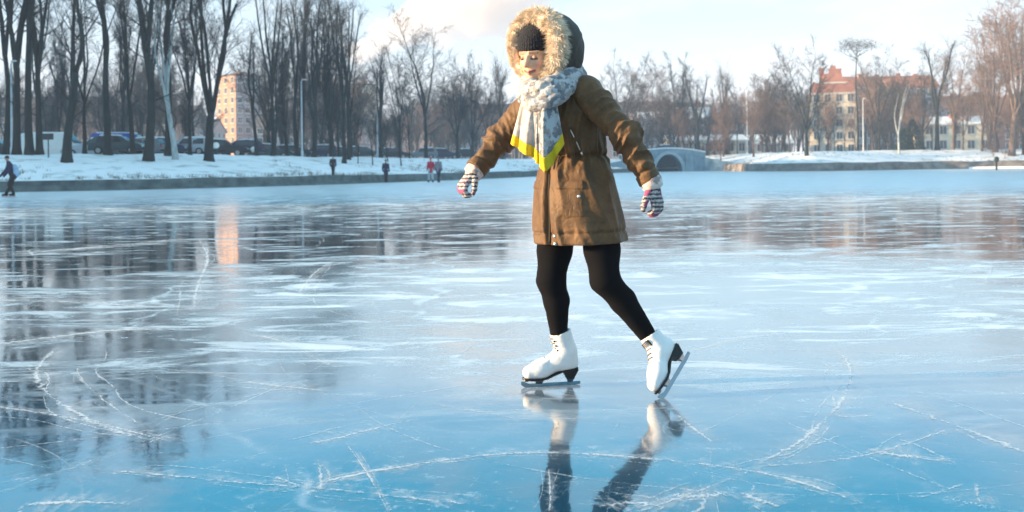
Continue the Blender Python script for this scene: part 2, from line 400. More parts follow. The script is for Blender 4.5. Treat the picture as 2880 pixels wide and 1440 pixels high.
# ------------------------------------------------------------------ skate marks scratched into the ice
def make_scratch_material():
    m, nt, N, L, B = nodes('scratch_frost')
    uv = N.new('ShaderNodeUVMap'); sp = N.new('ShaderNodeSeparateXYZ'); L.new(uv.outputs[0], sp.inputs[0])
    g = N.new('ShaderNodeNewGeometry')
    n = N.new('ShaderNodeTexNoise'); n.inputs['Scale'].default_value = 45; n.inputs['Detail'].default_value = 5; n.inputs['Roughness'].default_value = .75; L.new(g.outputs['Position'], n.inputs['Vector'])
    n2 = N.new('ShaderNodeTexNoise'); n2.inputs['Scale'].default_value = 3; n2.inputs['Detail'].default_value = 4; L.new(g.outputs['Position'], n2.inputs['Vector'])
    def M(op, a, b=0.):
        k = N.new('ShaderNodeMath'); k.operation = op
        for i, v in enumerate((a,b)):
            if isinstance(v, (int,float)): k.inputs[i].default_value = v
            else: L.new(v, k.inputs[i])
        return k.outputs[0]
    e = M('SUBTRACT', 1., M('ABSOLUTE', M('SUBTRACT', M('MULTIPLY', sp.outputs['Y'], 2.), 1.)))        # 1 in the middle, 0 at both edges
    a = M('ADD', M('MULTIPLY', e, .42), M('ADD', M('MULTIPLY', n.outputs['Fac'], .75), M('MULTIPLY', n2.outputs['Fac'], .55)))
    mr = N.new('ShaderNodeMapRange'); mr.inputs['From Min'].default_value = .92; mr.inputs['From Max'].default_value = 1.12; mr.inputs['To Max'].default_value = .62; L.new(a, mr.inputs['Value'])
    fac = M('MULTIPLY', mr.outputs[0], M('MULTIPLY', sp.outputs['X'], M('GREATER_THAN', e, .02)))
    B.inputs['Base Color'].default_value = (.82,.88,.93,1); B.inputs['Roughness'].default_value = .8
    L.new(fac, B.inputs['Alpha'])
    return m
SV = []; SF = []; SUV = []
def scratch(pts, w, a=1.0, z=.002):
    pts = np.asarray(pts,float)
    for _ in range(3):
        q = np.empty((len(pts)*2-2,2)); q[0::2] = .75*pts[:-1]+.25*pts[1:]; q[1::2] = .25*pts[:-1]+.75*pts[1:]
        pts = np.concatenate([pts[:1],q,pts[-1:]])
    T = np.gradient(pts,axis=0); T /= np.linalg.norm(T,axis=1)[:,None]+1e-9; n = np.stack([-T[:,1],T[:,0]],1)
    k = len(SV); m = len(pts)
    for i in range(m):
        t = i/(m-1); tp = min(1, 5*t, 5*(1-t)); ww = w*(.55+.9*_T[(i*5+k)%4096])
        for s in (-1,1): SV.append((*(pts[i]+n[i]*s*ww/2), z)); SUV.append((a*tp, .5+.5*s))
        if i: SF.append((k+2*i-2,k+2*i-1,k+2*i+1,k+2*i))
_ds = random.Random(21)
def dscr(dpts, w, a=1.0):
    q = np.array([ICE(x,y)[:2] for x, y in dpts])
    scratch(q, w*.75, a); scratch(q+(.3*w,.2*w), w*4.2, a*.42, .0012)
    for _ in range(2): scratch(q+np.array([(_ds.gauss(0,w*.9),_ds.gauss(0,w*.9)) for _ in q])+(_ds.gauss(0,w),_ds.gauss(0,w)), w*.3, a*.7, .0016)
dscr([(145,872),(100,915),(88,945),(115,992),(200,1045),(300,1088),(400,1112)], .10, 1.)
dscr([(230,905),(180,930),(260,1010),(380,1085)], .04, .6)
dscr([(-20,1022),(150,1046),(300,1078),(430,1112)], .05, 1.)
dscr([(200,1178),(400,1194),(600,1215),(850,1232),(1100,1262),(1250,1275)], .055, .9)
dscr([(640,1240),(780,1222),(900,1192),(1150,1152),(1350,1136),(1600,1150),(1900,1182),(2100,1240),(2230,1292)], .05, 1.)
dscr([(770,1117),(850,1104),(900,1088),(960,1074)], .06, .9)
dscr([(868,1112),(930,1198),(978,1292)], .018, 1.)
dscr([(800,1158),(808,1200),(806,1235)], .05, .9)
dscr([(2085,868),(2128,900),(2145,945),(2118,1015),(2040,1092),(1985,1130),(1895,1172)], .07, .9)
dscr([(1700,1042),(1745,1080),(1795,1115)], .06, .8)
dscr([(2230,1010),(2400,1068),(2600,1148)], .12, .9)
dscr([(1890,1175),(2050,1165),(2180,1148),(2310,1108),(2400,1075)], .05, .7)
dscr([(1735,886),(1850,852),(1990,838)], .05, .8)
dscr([(497,598),(518,630),(525,655),(505,700),(490,742),(488,785)], .13, 1.)
dscr([(748,742),(775,705),(795,682),(840,655)], .10, 1.)
dscr([(-20,645),(120,632),(280,618),(450,602)], .55, 1.)
dscr([(-20,755),(200,760),(480,778),(700,772)], .2, .9)
dscr([(-20,868),(120,850),(300,828),(430,830)], .16, 1.)
dscr([(620,842),(700,852),(800,905),(850,925)], .07, .8)
dscr([(430,930),(560,948),(640,965),(830,985)], .08, .8)
dscr([(860,770),(920,750),(1000,735)], .2, .5)
dscr([(0,1215),(150,1190),(300,1140),(440,1090)], .05, .6)
dscr([(1500,905),(1400,940),(1290,1000)], .03, .5)
dscr([(1050,1010),(1200,1035),(1330,1060),(1500,1050)], .035, .6)
dscr([(1600,1290),(1750,1240),(1900,1180)], .05, .7)
dscr([(1380,1180),(1385,1240),(1382,1290)], .02, .8)
dscr([(2480,680),(2500,665),(2470,720)], .12, .7)
for pts_, w_ in (([(2190,1130),(2240,1145),(2300,1150)],.22),([(2380,1250),(2440,1270),(2500,1275)],.2),([(1690,1245),(1760,1252),(1830,1240)],.2),([(1860,1240),(1920,1262),(1960,1275)],.14),([(690,1200),(760,1225),(800,1240)],.12),([(2300,1150),(2350,1160),(2380,1155)],.08),([(60,1270),(200,1262),(330,1270)],.18),([(1500,1275),(1600,1262),(1680,1280)],.16),([(2060,1040),(2130,1050),(2200,1046)],.12)): dscr(pts_, w_*.55, .95)
rs = random.Random(11)
for _ in range(230):
    x = rs.uniform(-7,7); y = rs.uniform(2.2,14) if rs.random() < .7 else rs.uniform(10,34)
    x *= max(1, y/6); a0 = rs.uniform(0,6.28); rad = rs.choice([-1,1])*rs.uniform(1.2,9); ln = rs.uniform(.8,3.6); pts = []
    for k in range(9): pts.append((x,y)); x += ln/8*math.cos(a0); y += ln/8*math.sin(a0); a0 += ln/8/rad
    scratch(pts, rs.uniform(.008,.03)*max(1,y/7), rs.uniform(.35,.8), .0015)
for _ in range(420):
    y = 2.3+rs.random()**1.6*9; x = rs.uniform(-.62,.62)*y; a0 = rs.gauss(0,.9)+rs.choice([0,3.14]); rad = rs.choice([-1,1])*rs.uniform(2,14); ln = rs.uniform(.3,1.6); pts = []
    for k in range(6): pts.append((x,y)); x += ln/5*math.cos(a0); y += ln/5*math.sin(a0); a0 += ln/5/rad
    scratch(pts, rs.uniform(.003,.009)*max(1,y/5), rs.uniform(.25,.6), .0013)
sc_o = obj('ice_scratches', SV, SF, make_scratch_material(), smooth=False)
uvl = sc_o.data.uv_layers.new(name='UVMap')
li = np.empty(len(sc_o.data.loops), np.int32); sc_o.data.loops.foreach_get('vertex_index', li)
uvl.data.foreach_set('uv', np.array(SUV, np.float32)[li].ravel())
tag(sc_o, 'white frosty blade marks scratched across the blue ice', kind='stuff')
# ------------------------------------------------------------------ the skater
def skin_mat():
    m, nt, N, L, B = nodes('skin'); a = N.new('ShaderNodeVertexColor'); a.layer_name = 'tone'
    L.new(a.outputs['Color'], B.inputs['Base Color']); B.inputs['Roughness'].default_value = .5
    B.inputs['Subsurface Weight'].default_value = .12; B.inputs['Subsurface Radius'].default_value = (.01,.004,.002); return m
def jacket_mat():
    m, nt, N, L, B = nodes('parka_cotton'); g = N.new('ShaderNodeNewGeometry')
    n = N.new('ShaderNodeTexNoise'); n.inputs['Scale'].default_value = 14; n.inputs['Detail'].default_value = 8; n.inputs['Roughness'].default_value = .65
    L.new(g.outputs['Position'], n.inputs['Vector'])
    r = N.new('ShaderNodeValToRGB'); e = r.color_ramp.elements; e[0].position = .35; e[0].color = (.088,.046,.019,1); e[1].position = .68; e[1].color = (.165,.086,.035,1)
    L.new(n.outputs['Fac'], r.inputs['Fac']); L.new(r.outputs[0], B.inputs['Base Color'])
    B.inputs['Roughness'].default_value = .62; B.inputs['Sheen Weight'].default_value = .08; B.inputs['Specular IOR Level'].default_value = .35
    n2 = N.new('ShaderNodeTexNoise'); n2.inputs['Scale'].default_value = 24; n2.inputs['Detail'].default_value = 9; n2.inputs['Distortion'].default_value = 1.2; L.new(g.outputs['Position'], n2.inputs['Vector'])
    b = N.new('ShaderNodeBump'); b.inputs['Strength'].default_value = .8; b.inputs['Distance'].default_value = .008; L.new(n2.outputs['Fac'], b.inputs['Height']); L.new(b.outputs['Normal'], B.inputs['Normal'])
    return m
def knit_mat(name, base, dark, third=None, s=34.):
    m, nt, N, L, B = nodes(name); g = N.new('ShaderNodeTexCoord')
    v = N.new('ShaderNodeTexVoronoi'); v.inputs['Scale'].default_value = s; L.new(g.outputs['Object'], v.inputs['Vector'])
    n = N.new('ShaderNodeTexNoise'); n.inputs['Scale'].default_value = s*.42; n.inputs['Detail'].default_value = 4; L.new(g.outputs['Object'], n.inputs['Vector'])
    r = N.new('ShaderNodeValToRGB'); r.color_ramp.interpolation = 'EASE'; e = r.color_ramp.elements
    e[0].position = .44; e[0].color = (*dark,1); e[1].position = .53; e[1].color = (*base,1)
    L.new(n.outputs['Fac'], r.inputs['Fac']); out = r.outputs[0]
    if third:
        n3 = N.new('ShaderNodeTexNoise'); n3.inputs['Scale'].default_value = s*.5; L.new(v.outputs['Position'], n3.inputs['Vector'])
        mr = N.new('ShaderNodeMapRange'); mr.inputs['From Min'].default_value = .55; mr.inputs['From Max'].default_value = .6; L.new(n3.outputs['Fac'], mr.inputs['Value'])
        mx = N.new('ShaderNodeMix'); mx.data_type = 'RGBA'; L.new(mr.outputs[0], mx.inputs[0]); L.new(out, mx.inputs[6]); mx.inputs[7].default_value = (*third,1); out = mx.outputs[2]
    L.new(out, B.inputs['Base Color']); B.inputs['Roughness'].default_value = .9; B.inputs['Sheen Weight'].default_value = .2
    w = N.new('ShaderNodeTexNoise'); w.inputs['Scale'].default_value = 160; L.new(g.outputs['Object'], w.inputs['Vector'])
    b = N.new('ShaderNodeBump'); b.inputs['Strength'].default_value = .6; b.inputs['Distance'].default_value = .004; L.new(w.outputs['Fac'], b.inputs['Height']); L.new(b.outputs['Normal'], B.inputs['Normal'])
    return m
JACK = jacket_mat(); SKIN = skin_mat()
LEGG = mat('black_leggings', (.0055,.006,.008), .95, .2, 8, spec=.12)
BEAN = mat('black_knit', (.008,.010,.018), .85, .3, 40, .7, 120, sheen=.05)
FURM = mat('cream_fur', (.72,.58,.42), .85, .25, 30, col2=(.95,.86,.72), sheen=.3)
HOODM = mat('hood_cotton', (.06,.05,.04), .7, .3, 12, .4, 40)
LEATH = mat('white_boot_leather', (.80,.79,.78), .38, .04, 20, .12, 60)
SOLE = mat('dark_brown_heel', (.014,.010,.009), .4, .3, 20)
STEEL = mat('skate_steel', (.32,.35,.38), .18, .1, 30, metal=1.)
BRASS = mat('silver_metal', (.8,.78,.74), .3, .05, 30, metal=1.)
SCARF = knit_mat('scarf_cream', (.64,.59,.54), (.40,.38,.37), (.52,.45,.41), 44)
SCARF2 = knit_mat('scarf_grey', (.44,.46,.48), (.17,.18,.20), (.34,.31,.29), 70)
YELL = mat('scarf_yellow', (.66,.47,.01), .85, .12, 20, .3, 80, sheen=.1)
GLOV = knit_mat('glove_cream', (.78,.68,.63), (.36,.29,.28), (.62,.50,.47), 55)
def glove_pattern():
    m, nt, N, L, B = nodes('glove_pattern'); tc = N.new('ShaderNodeTexCoord')
    w = N.new('ShaderNodeTexWave'); w.wave_type = 'BANDS'; w.bands_direction = 'Z'; w.inputs['Scale'].default_value = 17; w.inputs['Distortion'].default_value = 5; w.inputs['Detail'].default_value = 3; w.inputs['Detail Scale'].default_value = 9
    L.new(tc.outputs['Object'], w.inputs['Vector']); n = N.new('ShaderNodeTexNoise'); n.inputs['Scale'].default_value = 22; L.new(tc.outputs['Object'], n.inputs['Vector'])
    r = N.new('ShaderNodeValToRGB'); e = r.color_ramp.elements; e[0].position = .40; e[0].color = (.05,.055,.07,1); e[1].position = .56; e[1].color = (.58,.52,.50,1); L.new(w.outputs['Fac'], r.inputs['Fac'])
    mr = N.new('ShaderNodeMapRange'); mr.inputs['From Min'].default_value = .56; mr.inputs['From Max'].default_value = .62; L.new(n.outputs['Fac'], mr.inputs['Value'])
    mx = N.new('ShaderNodeMix'); mx.data_type = 'RGBA'; L.new(mr.outputs[0], mx.inputs[0]); L.new(r.outputs[0], mx.inputs[6]); mx.inputs[7].default_value = (.36,.08,.17,1); L.new(mx.outputs[2], B.inputs['Base Color'])
    B.inputs['Roughness'].default_value = .95; b = N.new('ShaderNodeBump'); b.inputs['Strength'].default_value = .6; b.inputs['Distance'].default_value = .004
    k = N.new('ShaderNodeTexNoise'); k.inputs['Scale'].default_value = 160; L.new(tc.outputs['Object'], k.inputs['Vector']); L.new(k.outputs['Fac'], b.inputs['Height']); L.new(b.outputs['Normal'], B.inputs['Normal']); return m
GLOVP = glove_pattern()
DARKT = mat('dark_zip_tape', (.02,.017,.013), .8, .2, 30)

FT = unit((-.766,-.643,0)); LT = unit((.643,-.766,0))
ROWS = [  # picture row, centre column, half width, half depth of the parka
 (196,1404,.085,.075),(208,1406,.120,.085),(222,1409,.158,.105),(250,1413,.183,.128),(300,1421,.186,.145),(350,1436,.172,.140),(392,1447,.150,.126),
 (430,1445,.188,.156),(480,1447,.205,.173),(550,1454,.220,.183),(616,1460,.232,.190)]
YT = 4.43
_c = np.array([P(r[1], r[0], YT) for r in ROWS]); _z = _c[::-1,2]; _x = _c[::-1,0]
_a = np.array([r[2]*.965 for r in ROWS])[::-1]; _b = np.array([r[3]*.965 for r in ROWS])[::-1]
def zrow(d): return float(P(1440, d, YT)[2])
def tcoord(p):
    z = p[:,2]; cx = np.interp(z,_z,_x); a = np.interp(z,_z,_a); b = np.interp(z,_z,_b)
    qx = p[:,0]-cx; qy = p[:,1]-YT
    return qx*LT[0]+qy*LT[1], qx*FT[0]+qy*FT[1], a, b, z
def surf(phi, row, off=0.):
    z = zrow(row); cx = np.interp(z,_z,_x); a = np.interp(z,_z,_a)+off; b = np.interp(z,_z,_b)+off
    u, v = a*math.sin(phi), b*math.cos(phi); return np.array([cx,YT,z])+LT*u+FT*v
BASE = np.array([P(1440,900,4.45)[0], 4.45, 0.])
# joints
SL = P(1412,240,YT)+LT*.165; SR = P(1412,244,YT)-LT*.165
EL, WL = P(1574,338,4.22), P(1637,458,4.19)
ER, WR = P(1262,348,4.62), P(1196,428,4.54)
HL, HR = P(1508,560,4.37), P(1404,560,4.49)
KL, KR = P(1521,704,4.33), P(1386,704,4.46)
AL, AR = P(1631,846,4.385), P(1406,842,4.51)
HC = P(1350,140,4.33); HFR = frame((-.50,-.82,-.22), (0.03,0,1)); NECK = P(1400,212,YT)
def hl(v): return HC+np.asarray(v,float)@HFR
def body_sdf(p):
    d = cap(p, P(1452,520,YT), P(1447,400,YT), .11, .09)
    d = smin(d, cap(p, P(1440,380,YT), P(1416,270,YT), .09, .10), .05)
    d = smin(d, cap(p, SL, SR, .05), .05); d = smin(d, cap(p, P(1416,270,YT), NECK, .07, .05), .04)
    for h,k,a in ((HL,KL,AL),(HR,KR,AR)):
        d = smin(d, cap(p, h, k, .07, .048), .03); d = smin(d, cap(p, k, a, .046, .034), .02)
    for s,e,w in ((SL,EL,WL),(SR,ER,WR)):
        d = smin(d, cap(p, s, e, .042, .036), .02); d = smin(d, cap(p, e, w, .036, .03), .02)
    m = np.linalg.norm(p-HC,axis=1) < .24
    q = (p[m]-HC)@HFR.T; y = np.abs(q[:,1]); s = np.stack([q[:,0],y,q[:,2]],1)
    h = ell(s,(-.015,0,.035),(.095,.073,.092)); h = smin(h, ell(s,(.018,0,-.032),(.070,.057,.080)), .02)
    h = smin(h, cap(s,(.058,0,-.088),(.050,.014,-.088),.017), .02)
    h = smin(h, ell(s,(.050,.033,-.026),(.028,.022,.026)), .015)
    h = smin(h, cap(s,(.078,.010,.020),(.066,.044,.020),.009), .012)
    h = smax(h, -(np.linalg.norm(s-np.array((.101,.031,.001)),axis=1)-.017), .008)
    h = smin(h, np.linalg.norm(s-np.array((.071,.031,0.)),axis=1)-.0108, .003)
    h = smin(h, cap(s,(.084,0,.008),(.107,0,-.029),.0075,.0115), .008); h = smin(h, np.linalg.norm(s-np.array((.095,.010,-.033)),axis=1)-.0075, .004)
    h = smin(h, cap(s,(.0845,0,-.0585),(.072,.025,-.0555),.0065,.003), .003); h = smin(h, cap(s,(.0840,0,-.0690),(.072,.022,-.058),.0075,.003), .003)
    h = smax(h, -cap(s,(.094,0,-.064),(.077,.027,-.057),.0022), .001)
    h = smin(h, ell(s,(-.012,.073,0),(.020,.010,.032)), .006)
    h = smin(h, cap(p[m], hl((-.02,0,-.05)), NECK, .050, .055), .03)
    d[m] = np.minimum(d[m], h) if False else smin(d[m], h, .01)
    return d
lo = np.array([-.34,4.05,.10]); hi = np.array([.74,4.78,1.80])
V, Fc = nets(body_sdf, [axis(lo[k],hi[k],.02,(HC[k]-.125,HC[k]+.125,.0030)) for k in range(3)])
skater = obj('person', V, Fc, SKIN, loc=BASE)
q = (V-HC)@HFR.T; s = np.stack([q[:,0],np.abs(q[:,1]),q[:,2]],1)
colr = np.tile(np.array([.74,.46,.31]), (len(V),1))
def paint(d, soft, c):
    w = np.clip(1-d/soft,0,1)[:,None]; colr[:] = colr*(1-w)+np.array(c)*w
fr_ = q[:,0] > .02
paint(np.where(fr_, np.linalg.norm(s-np.array((.066,.036,-.03)),axis=1)-.004, 1), .024, (.66,.29,.21))
paint(np.where(fr_, np.linalg.norm(s-np.array((.107,0,-.029)),axis=1)-.004, 1), .014, (.55,.24,.18))
paint(np.where(fr_, cap(s,(.090,0,-.064),(.075,.024,-.058),.006), 1), .004, (.52,.20,.17))
paint(np.where(fr_, cap(s,(.092,0,-.064),(.077,.027,-.057),.0018), 1), .002, (.24,.07,.06))
paint(np.where(fr_, cap(s,(.086,.014,.0225),(.070,.046,.0215),.0045), 1), .004, (.24,.15,.09))
paint(np.where(fr_, cap(s,(.084,.019,-.0035),(.074,.044,-.0045),.0042), 1), .0035, (.05,.03,.025))
paint(np.where(fr_, cap(s,(.084,.022,.004),(.077,.042,.005),.003), 1), .006, (.42,.22,.15))
ca = skater.data.color_attributes.new('tone','FLOAT_COLOR','POINT'); ca.data.foreach_set('color', np.concatenate([colr,np.ones((len(V),1))],1).astype(np.float32).ravel())
tag(skater, 'woman skating in a brown parka with fur hood, black leggings and white ice skates', 'person')
# leggings
def leg_sdf(p):
    d = None
    for h,k,a,back in ((HL,KL,AL,(.02,.01,.0)),(HR,KR,AR,(.013,0,0))):
        k1 = k+np.array((.0,.0,-.02)); cf = k1*.68+a*.32+np.array(back)
        m = h*.5+k*.5
        e = cap(p,h,m,.094,.080); e = smin(e, cap(p,m,k,.080,.060), .015); e = smin(e, cap(p,k,cf,.060,.059), .03); e = smin(e, cap(p,cf,a,.059,.039), .015)
        e = smax(e, (p-(a-unit(a-k)*.0))@unit(a-k), .004)
        t = (p-k)@unit(a-k); e = e-.0025*ridge(np.stack([t*45+p[:,0]*12, p[:,1]*14, p[:,0]*8],1))*np.exp(-(t/.06)**2) - .0015*ridge(np.stack([(p-a)@unit(a-k)*50, p[:,0]*14, p[:,1]*14],1))
        d = e if d is None else smin(d, e, .02)
    return smin(d, cap(p,P(1452,530,YT),P(1450,500,YT),.13), .04)
ax = [axis(.06,.72,.0075), axis(4.18,4.66,.0075), axis(.20,1.06,.0075)]
V, Fc = nets(leg_sdf, ax); obj('leggings', V, Fc, LEGG, skater)
# parka body
ZW, ZH = zrow(392), zrow(609)
def hem(p): return ZH + (p[:,0]-.31)*.035
def parka_sdf(p):
    u, v, a, b, z = tcoord(p); ph = np.arctan2(u/a, v/b)
    d = (np.sqrt((u/a)**2+(v/b)**2)-1)*np.minimum(a,b)
    lowr = np.clip((ZW-z)/.10,0,1); cs, sn = np.cos(ph)*2, np.sin(ph)*2
    fold = ridge(np.stack([ph*2.6+ (z-ZW)*3.2, z*1.7, sn*.3],1))**1.6
    d = d - lowr*(.026*fold-.010) - lowr*.007*(vn(np.stack([cs*2.2,sn*2.2,z*9],1))-.5)
    up = 1-lowr
    d = d - up*(.017*ridge(np.stack([cs*1.8+z*7,sn*2.3-z*3,z*6],1))**2-.003)
    g = np.exp(-((z-ZW)/.055)**2); d = d + .010*np.exp(-((z-ZW)/.012)**2) - g*.0055*np.cos(ph*21+2*np.sin(ph*5)) - g*.004*np.cos(ph*37+1)
    hz = z-hem(p); d = d + .006*np.exp(-((hz-.052)/.006)**2) + .003*np.exp(-((hz-.058)/.02)**2)*np.cos(ph*30+3*vn(np.stack([ph*5,z*2],1)))
    # front closing: a flap edge and the gap beside it
    fu = u - (-.006+.012*np.sin((z-ZH)*9)); fm = (v > 0)
    d = d + np.where(fm, .034*np.exp(-((fu+.012)/.013)**2) - .007*np.clip(1-np.abs(fu-.035)/.035,0,1)**.5, 0)
    for p0, pw, r0, r1, off in ((.60,.34,452,474,.007),(-.62,.30,452,474,.007),(.58,.30,474,540,.0035),(.72,.26,318,326,.004)):
        zt, zb = zrow(r0), zrow(r1)
        mk = np.clip((pw-np.abs(ph-p0))/.03,0,1)*np.clip((zt-z)/.004,0,1)*np.clip((z-zb)/.004,0,1); d = d - off*mk
    d = smax(d, z-zrow(199), .02); d = smax(d, hem(p)-z, .006)
    inn = (np.sqrt((u/(a-.035))**2+(v/(b-.035))**2)-1)*np.minimum(a,b)
    return np.maximum(d, -np.maximum(inn, z-(ZH+.10)))
ax = [axis(.04,.60,.0058), axis(4.16,4.70,.0058), axis(.62,1.62,.0058)]
V, Fc = nets(parka_sdf, ax); parka = obj('parka', V, Fc, JACK, skater)
def sleeve(sh, el, wr, r, name='sleeve'):
    L1 = np.linalg.norm(el-sh); L2 = np.linalg.norm(wr-el); d1 = unit(el-sh); d2 = unit(wr-el); e1 = unit(np.cross(d1,(0.3,.2,1.))); e2 = np.cross(d1,e1)
    wend = wr
    def f(p):
        a, t1 = cap(p, sh, el, r[0], r[1], True); b, t2 = cap(p, el, wend, r[1], r[2], True)
        d = smin(a, b, .035); s = np.where(a < b, t1*L1, L1+t2*L2); q = p-sh; x1, x2 = q@e1, q@e2
        amp = .004+.010*np.exp(-((s-L1*1.05)/.11)**2)+.008*np.clip((s-L1*.95)/.1,0,1)*np.clip((L1+L2-.05-s)/.05,0,1)+.006*np.exp(-((s-.07)/.06)**2)
        w = ridge(np.stack([s*27+x1*16, x1*9+2, x2*9],1))**1.5 + .5*ridge(np.stack([s*34-x2*20, x1*10, x2*10+5],1))**2
        d = d - 1.3*amp*(w-.45)
        cz = (p-wend)@d2
        d = d - .004*np.clip((cz+.045)/.004,0,1) + .006*np.exp(-((cz+.05)/.006)**2)
        return np.maximum(smax(d, cz, .006), -np.maximum(cap(p, el, wend+d2*.1, r[2]-.014), -(cz+.03)))
    pts = np.array([sh,el,wr]); ax = [axis(pts[:,k].min()-.12, pts[:,k].max()+.12, .0055) for k in range(3)]
    V, Fc = nets(f, ax); return obj(name, V, Fc, JACK, parka)
sleeve(SL, EL, WL, (.075,.055,.045)); sleeve(SR, ER, WR, (.077,.056,.047))
# hood, fur, beanie
FH = unit((-.70,-.70,-.06)); LH = unit((.70,-.70,0)); UH = unit(np.cross(FH, LH)); UH = UH if UH[2] > 0 else -UH
RC = P(1352,116,4.32)
HB = np.stack([FH,LH,UH])
def hood_sdf(p):
    q = (p-RC)@HB.T
    d = ell(q, (-.075,.0,-.005), (.155,.152,.158)); d = smin(d, cap(q,(-.10,.0,-.08),(-.09,0.0,-.17),.10,.09), .06)
    d = d - .010*ridge(np.stack([q[:,0]*14+q[:,2]*10, q[:,1]*9, q[:,2]*9],1))**2
    inn = ell(q, (-.06,0,-.005), (.135,.125,.138))
    return np.maximum(np.maximum(d, q[:,0]), -np.maximum(inn, -.14-q[:,2]))
ax = [axis(-.06,.46,.006), axis(4.06,4.76,.006), axis(1.34,1.84,.006)]
V, Fc = nets(hood_sdf, ax); hood = obj('hood', V, Fc, HOODM, skater)
rr = np.random.default_rng(5); mb = MB(); ring = []
NR = 48
for i in range(NR+1):
    t = 2*math.pi*i/NR; c, s_ = math.cos(t), math.sin(t)
    ring.append((RC+LH*.120*c+UH*(.136*s_)+FH*(.012-.02*c), .027+.020*max(0,c)+.008*max(0,s_)))
mb.tube([r_[0] for r_ in ring], [r_[1]*.72 for r_ in ring], 10)
for k in range(16000):
    t = rr.uniform(0,2*math.pi); j = t/(2*math.pi)*NR; i = int(j); f_ = j-i
    c0 = ring[i][0]*(1-f_)+ring[i+1][0]*f_; rad = ring[i][1]
    tg = unit(ring[i+1][0]-ring[i][0]); od = unit(c0-RC); a = rr.uniform(-2.3,2.6)
    n = od*math.cos(a)+FH*math.sin(a)*(.9 if math.sin(a) > 0 else .9)
    p0 = c0+n*rad*.6; ln = rr.uniform(.5,1.0)*(rad*.95)
    clump = np.array([vn(np.array([[t*9+q_*31, a*2.]]))[0]-.5 for q_ in range(3)])
    dr = unit(n+clump*1.5+rr.normal(0,.22,3)+np.array((0,0,-.15))); dr2 = unit(dr+clump*.8+np.array((0,0,-.45))+rr.normal(0,.15,3))
    w = unit(np.cross(dr, rr.normal(0,1,3)))*.0012; p1 = p0+dr*ln*.55; p2 = p1+dr2*ln*.5
    mb.add([p0-w,p0+w,p1+w*.8,p1-w*.8,p2], [(0,1,2,3),(3,2,4)])
mb.build('fur_trim', FURM, hood, smooth=True)
def beanie_sdf(p):
    q = (p-HC)@HFR.T
    d = ell(q,(-.022,0,.052),(.104,.083,.094)); ph = np.arctan2(q[:,1],q[:,0]+.02)
    d = d - .0012*np.cos(ph*52) - .004*ridge(np.stack([q[:,0]*16,q[:,1]*16,q[:,2]*28],1))**2
    e = .027 - q[:,0]*.06 + .004*np.cos(ph*2) - q[:,2]
    d = d - .004*np.clip(1-np.abs(e+.014)/.014,0,1)**.5
    return np.maximum(smax(d, e, .006), -ell(q,(-.018,0,.038),(.090,.068,.085)))
ax = [axis(HC[k]-.15, HC[k]+.18, .0035) for k in range(3)]
V, Fc = nets(beanie_sdf, ax); obj('beanie', V, Fc, BEAN, skater)
# scarf: a thick wrap round the neck and two ends hanging down the chest
def spline(pts, n, closed=False):
    pts = np.asarray(pts,float)
    for _ in range(3):
        if closed: a, b = pts, np.roll(pts,-1,0)
        else: a, b = pts[:-1], pts[1:]
        q = np.empty((len(a)*2,pts.shape[1])); q[0::2] = .75*a+.25*b; q[1::2] = .25*a+.75*b
        pts = q if closed else np.concatenate([pts[:1],q[1:-1],pts[-1:]])
    i = np.linspace(0,len(pts)-1,n).astype(int); return pts[i]
w1 = spline([P(1322,214,4.33),P(1338,226,4.24),P(1372,222,4.20),P(1412,200,4.25),P(1447,178,4.37),P(1446,172,4.50),P(1395,185,4.53),P(1345,204,4.44)], 26, True)
w2 = spline([P(1330,236,4.31),P(1348,246,4.22),P(1385,240,4.185),P(1425,212,4.24),P(1458,188,4.38),P(1448,188,4.52),P(1395,210,4.54),P(1345,226,4.44)], 26, True)
w3 = spline([P(1316,236,4.29),P(1340,262,4.215),P(1376,262,4.175),P(1408,236,4.20),P(1440,206,4.30),P(1440,196,4.46),P(1400,210,4.53),P(1345,226,4.42)], 26, True)
def scarf_sdf(p):
    d = np.full(len(p), 9.); s = np.zeros(len(p))
    for W_, r, o in ((w1,.037,0.),(w2,.038,7.),(w3,.034,15.)):
        for i in range(len(W_)):
            e, t = cap(p, W_[i], W_[(i+1)%len(W_)], r, None, True); m = e < d; s[m] = o+(i+t[m])*.35; d = smin(d, e, .006)
    up = p[:,2]+p[:,1]*.3
    return d - .010*ridge(np.stack([s*.9, up*34, p[:,0]*9],1))**1.5 - .005*ridge(np.stack([s*2.2+up*18, up*50, p[:,0]*20],1))**2 + .005
ax = [axis(-.04,.42,.005), axis(4.08,4.66,.005), axis(1.26,1.64,.005)]
V, Fc = nets(scarf_sdf, ax); scarf = obj('scarf', V, Fc, SCARF2, skater)
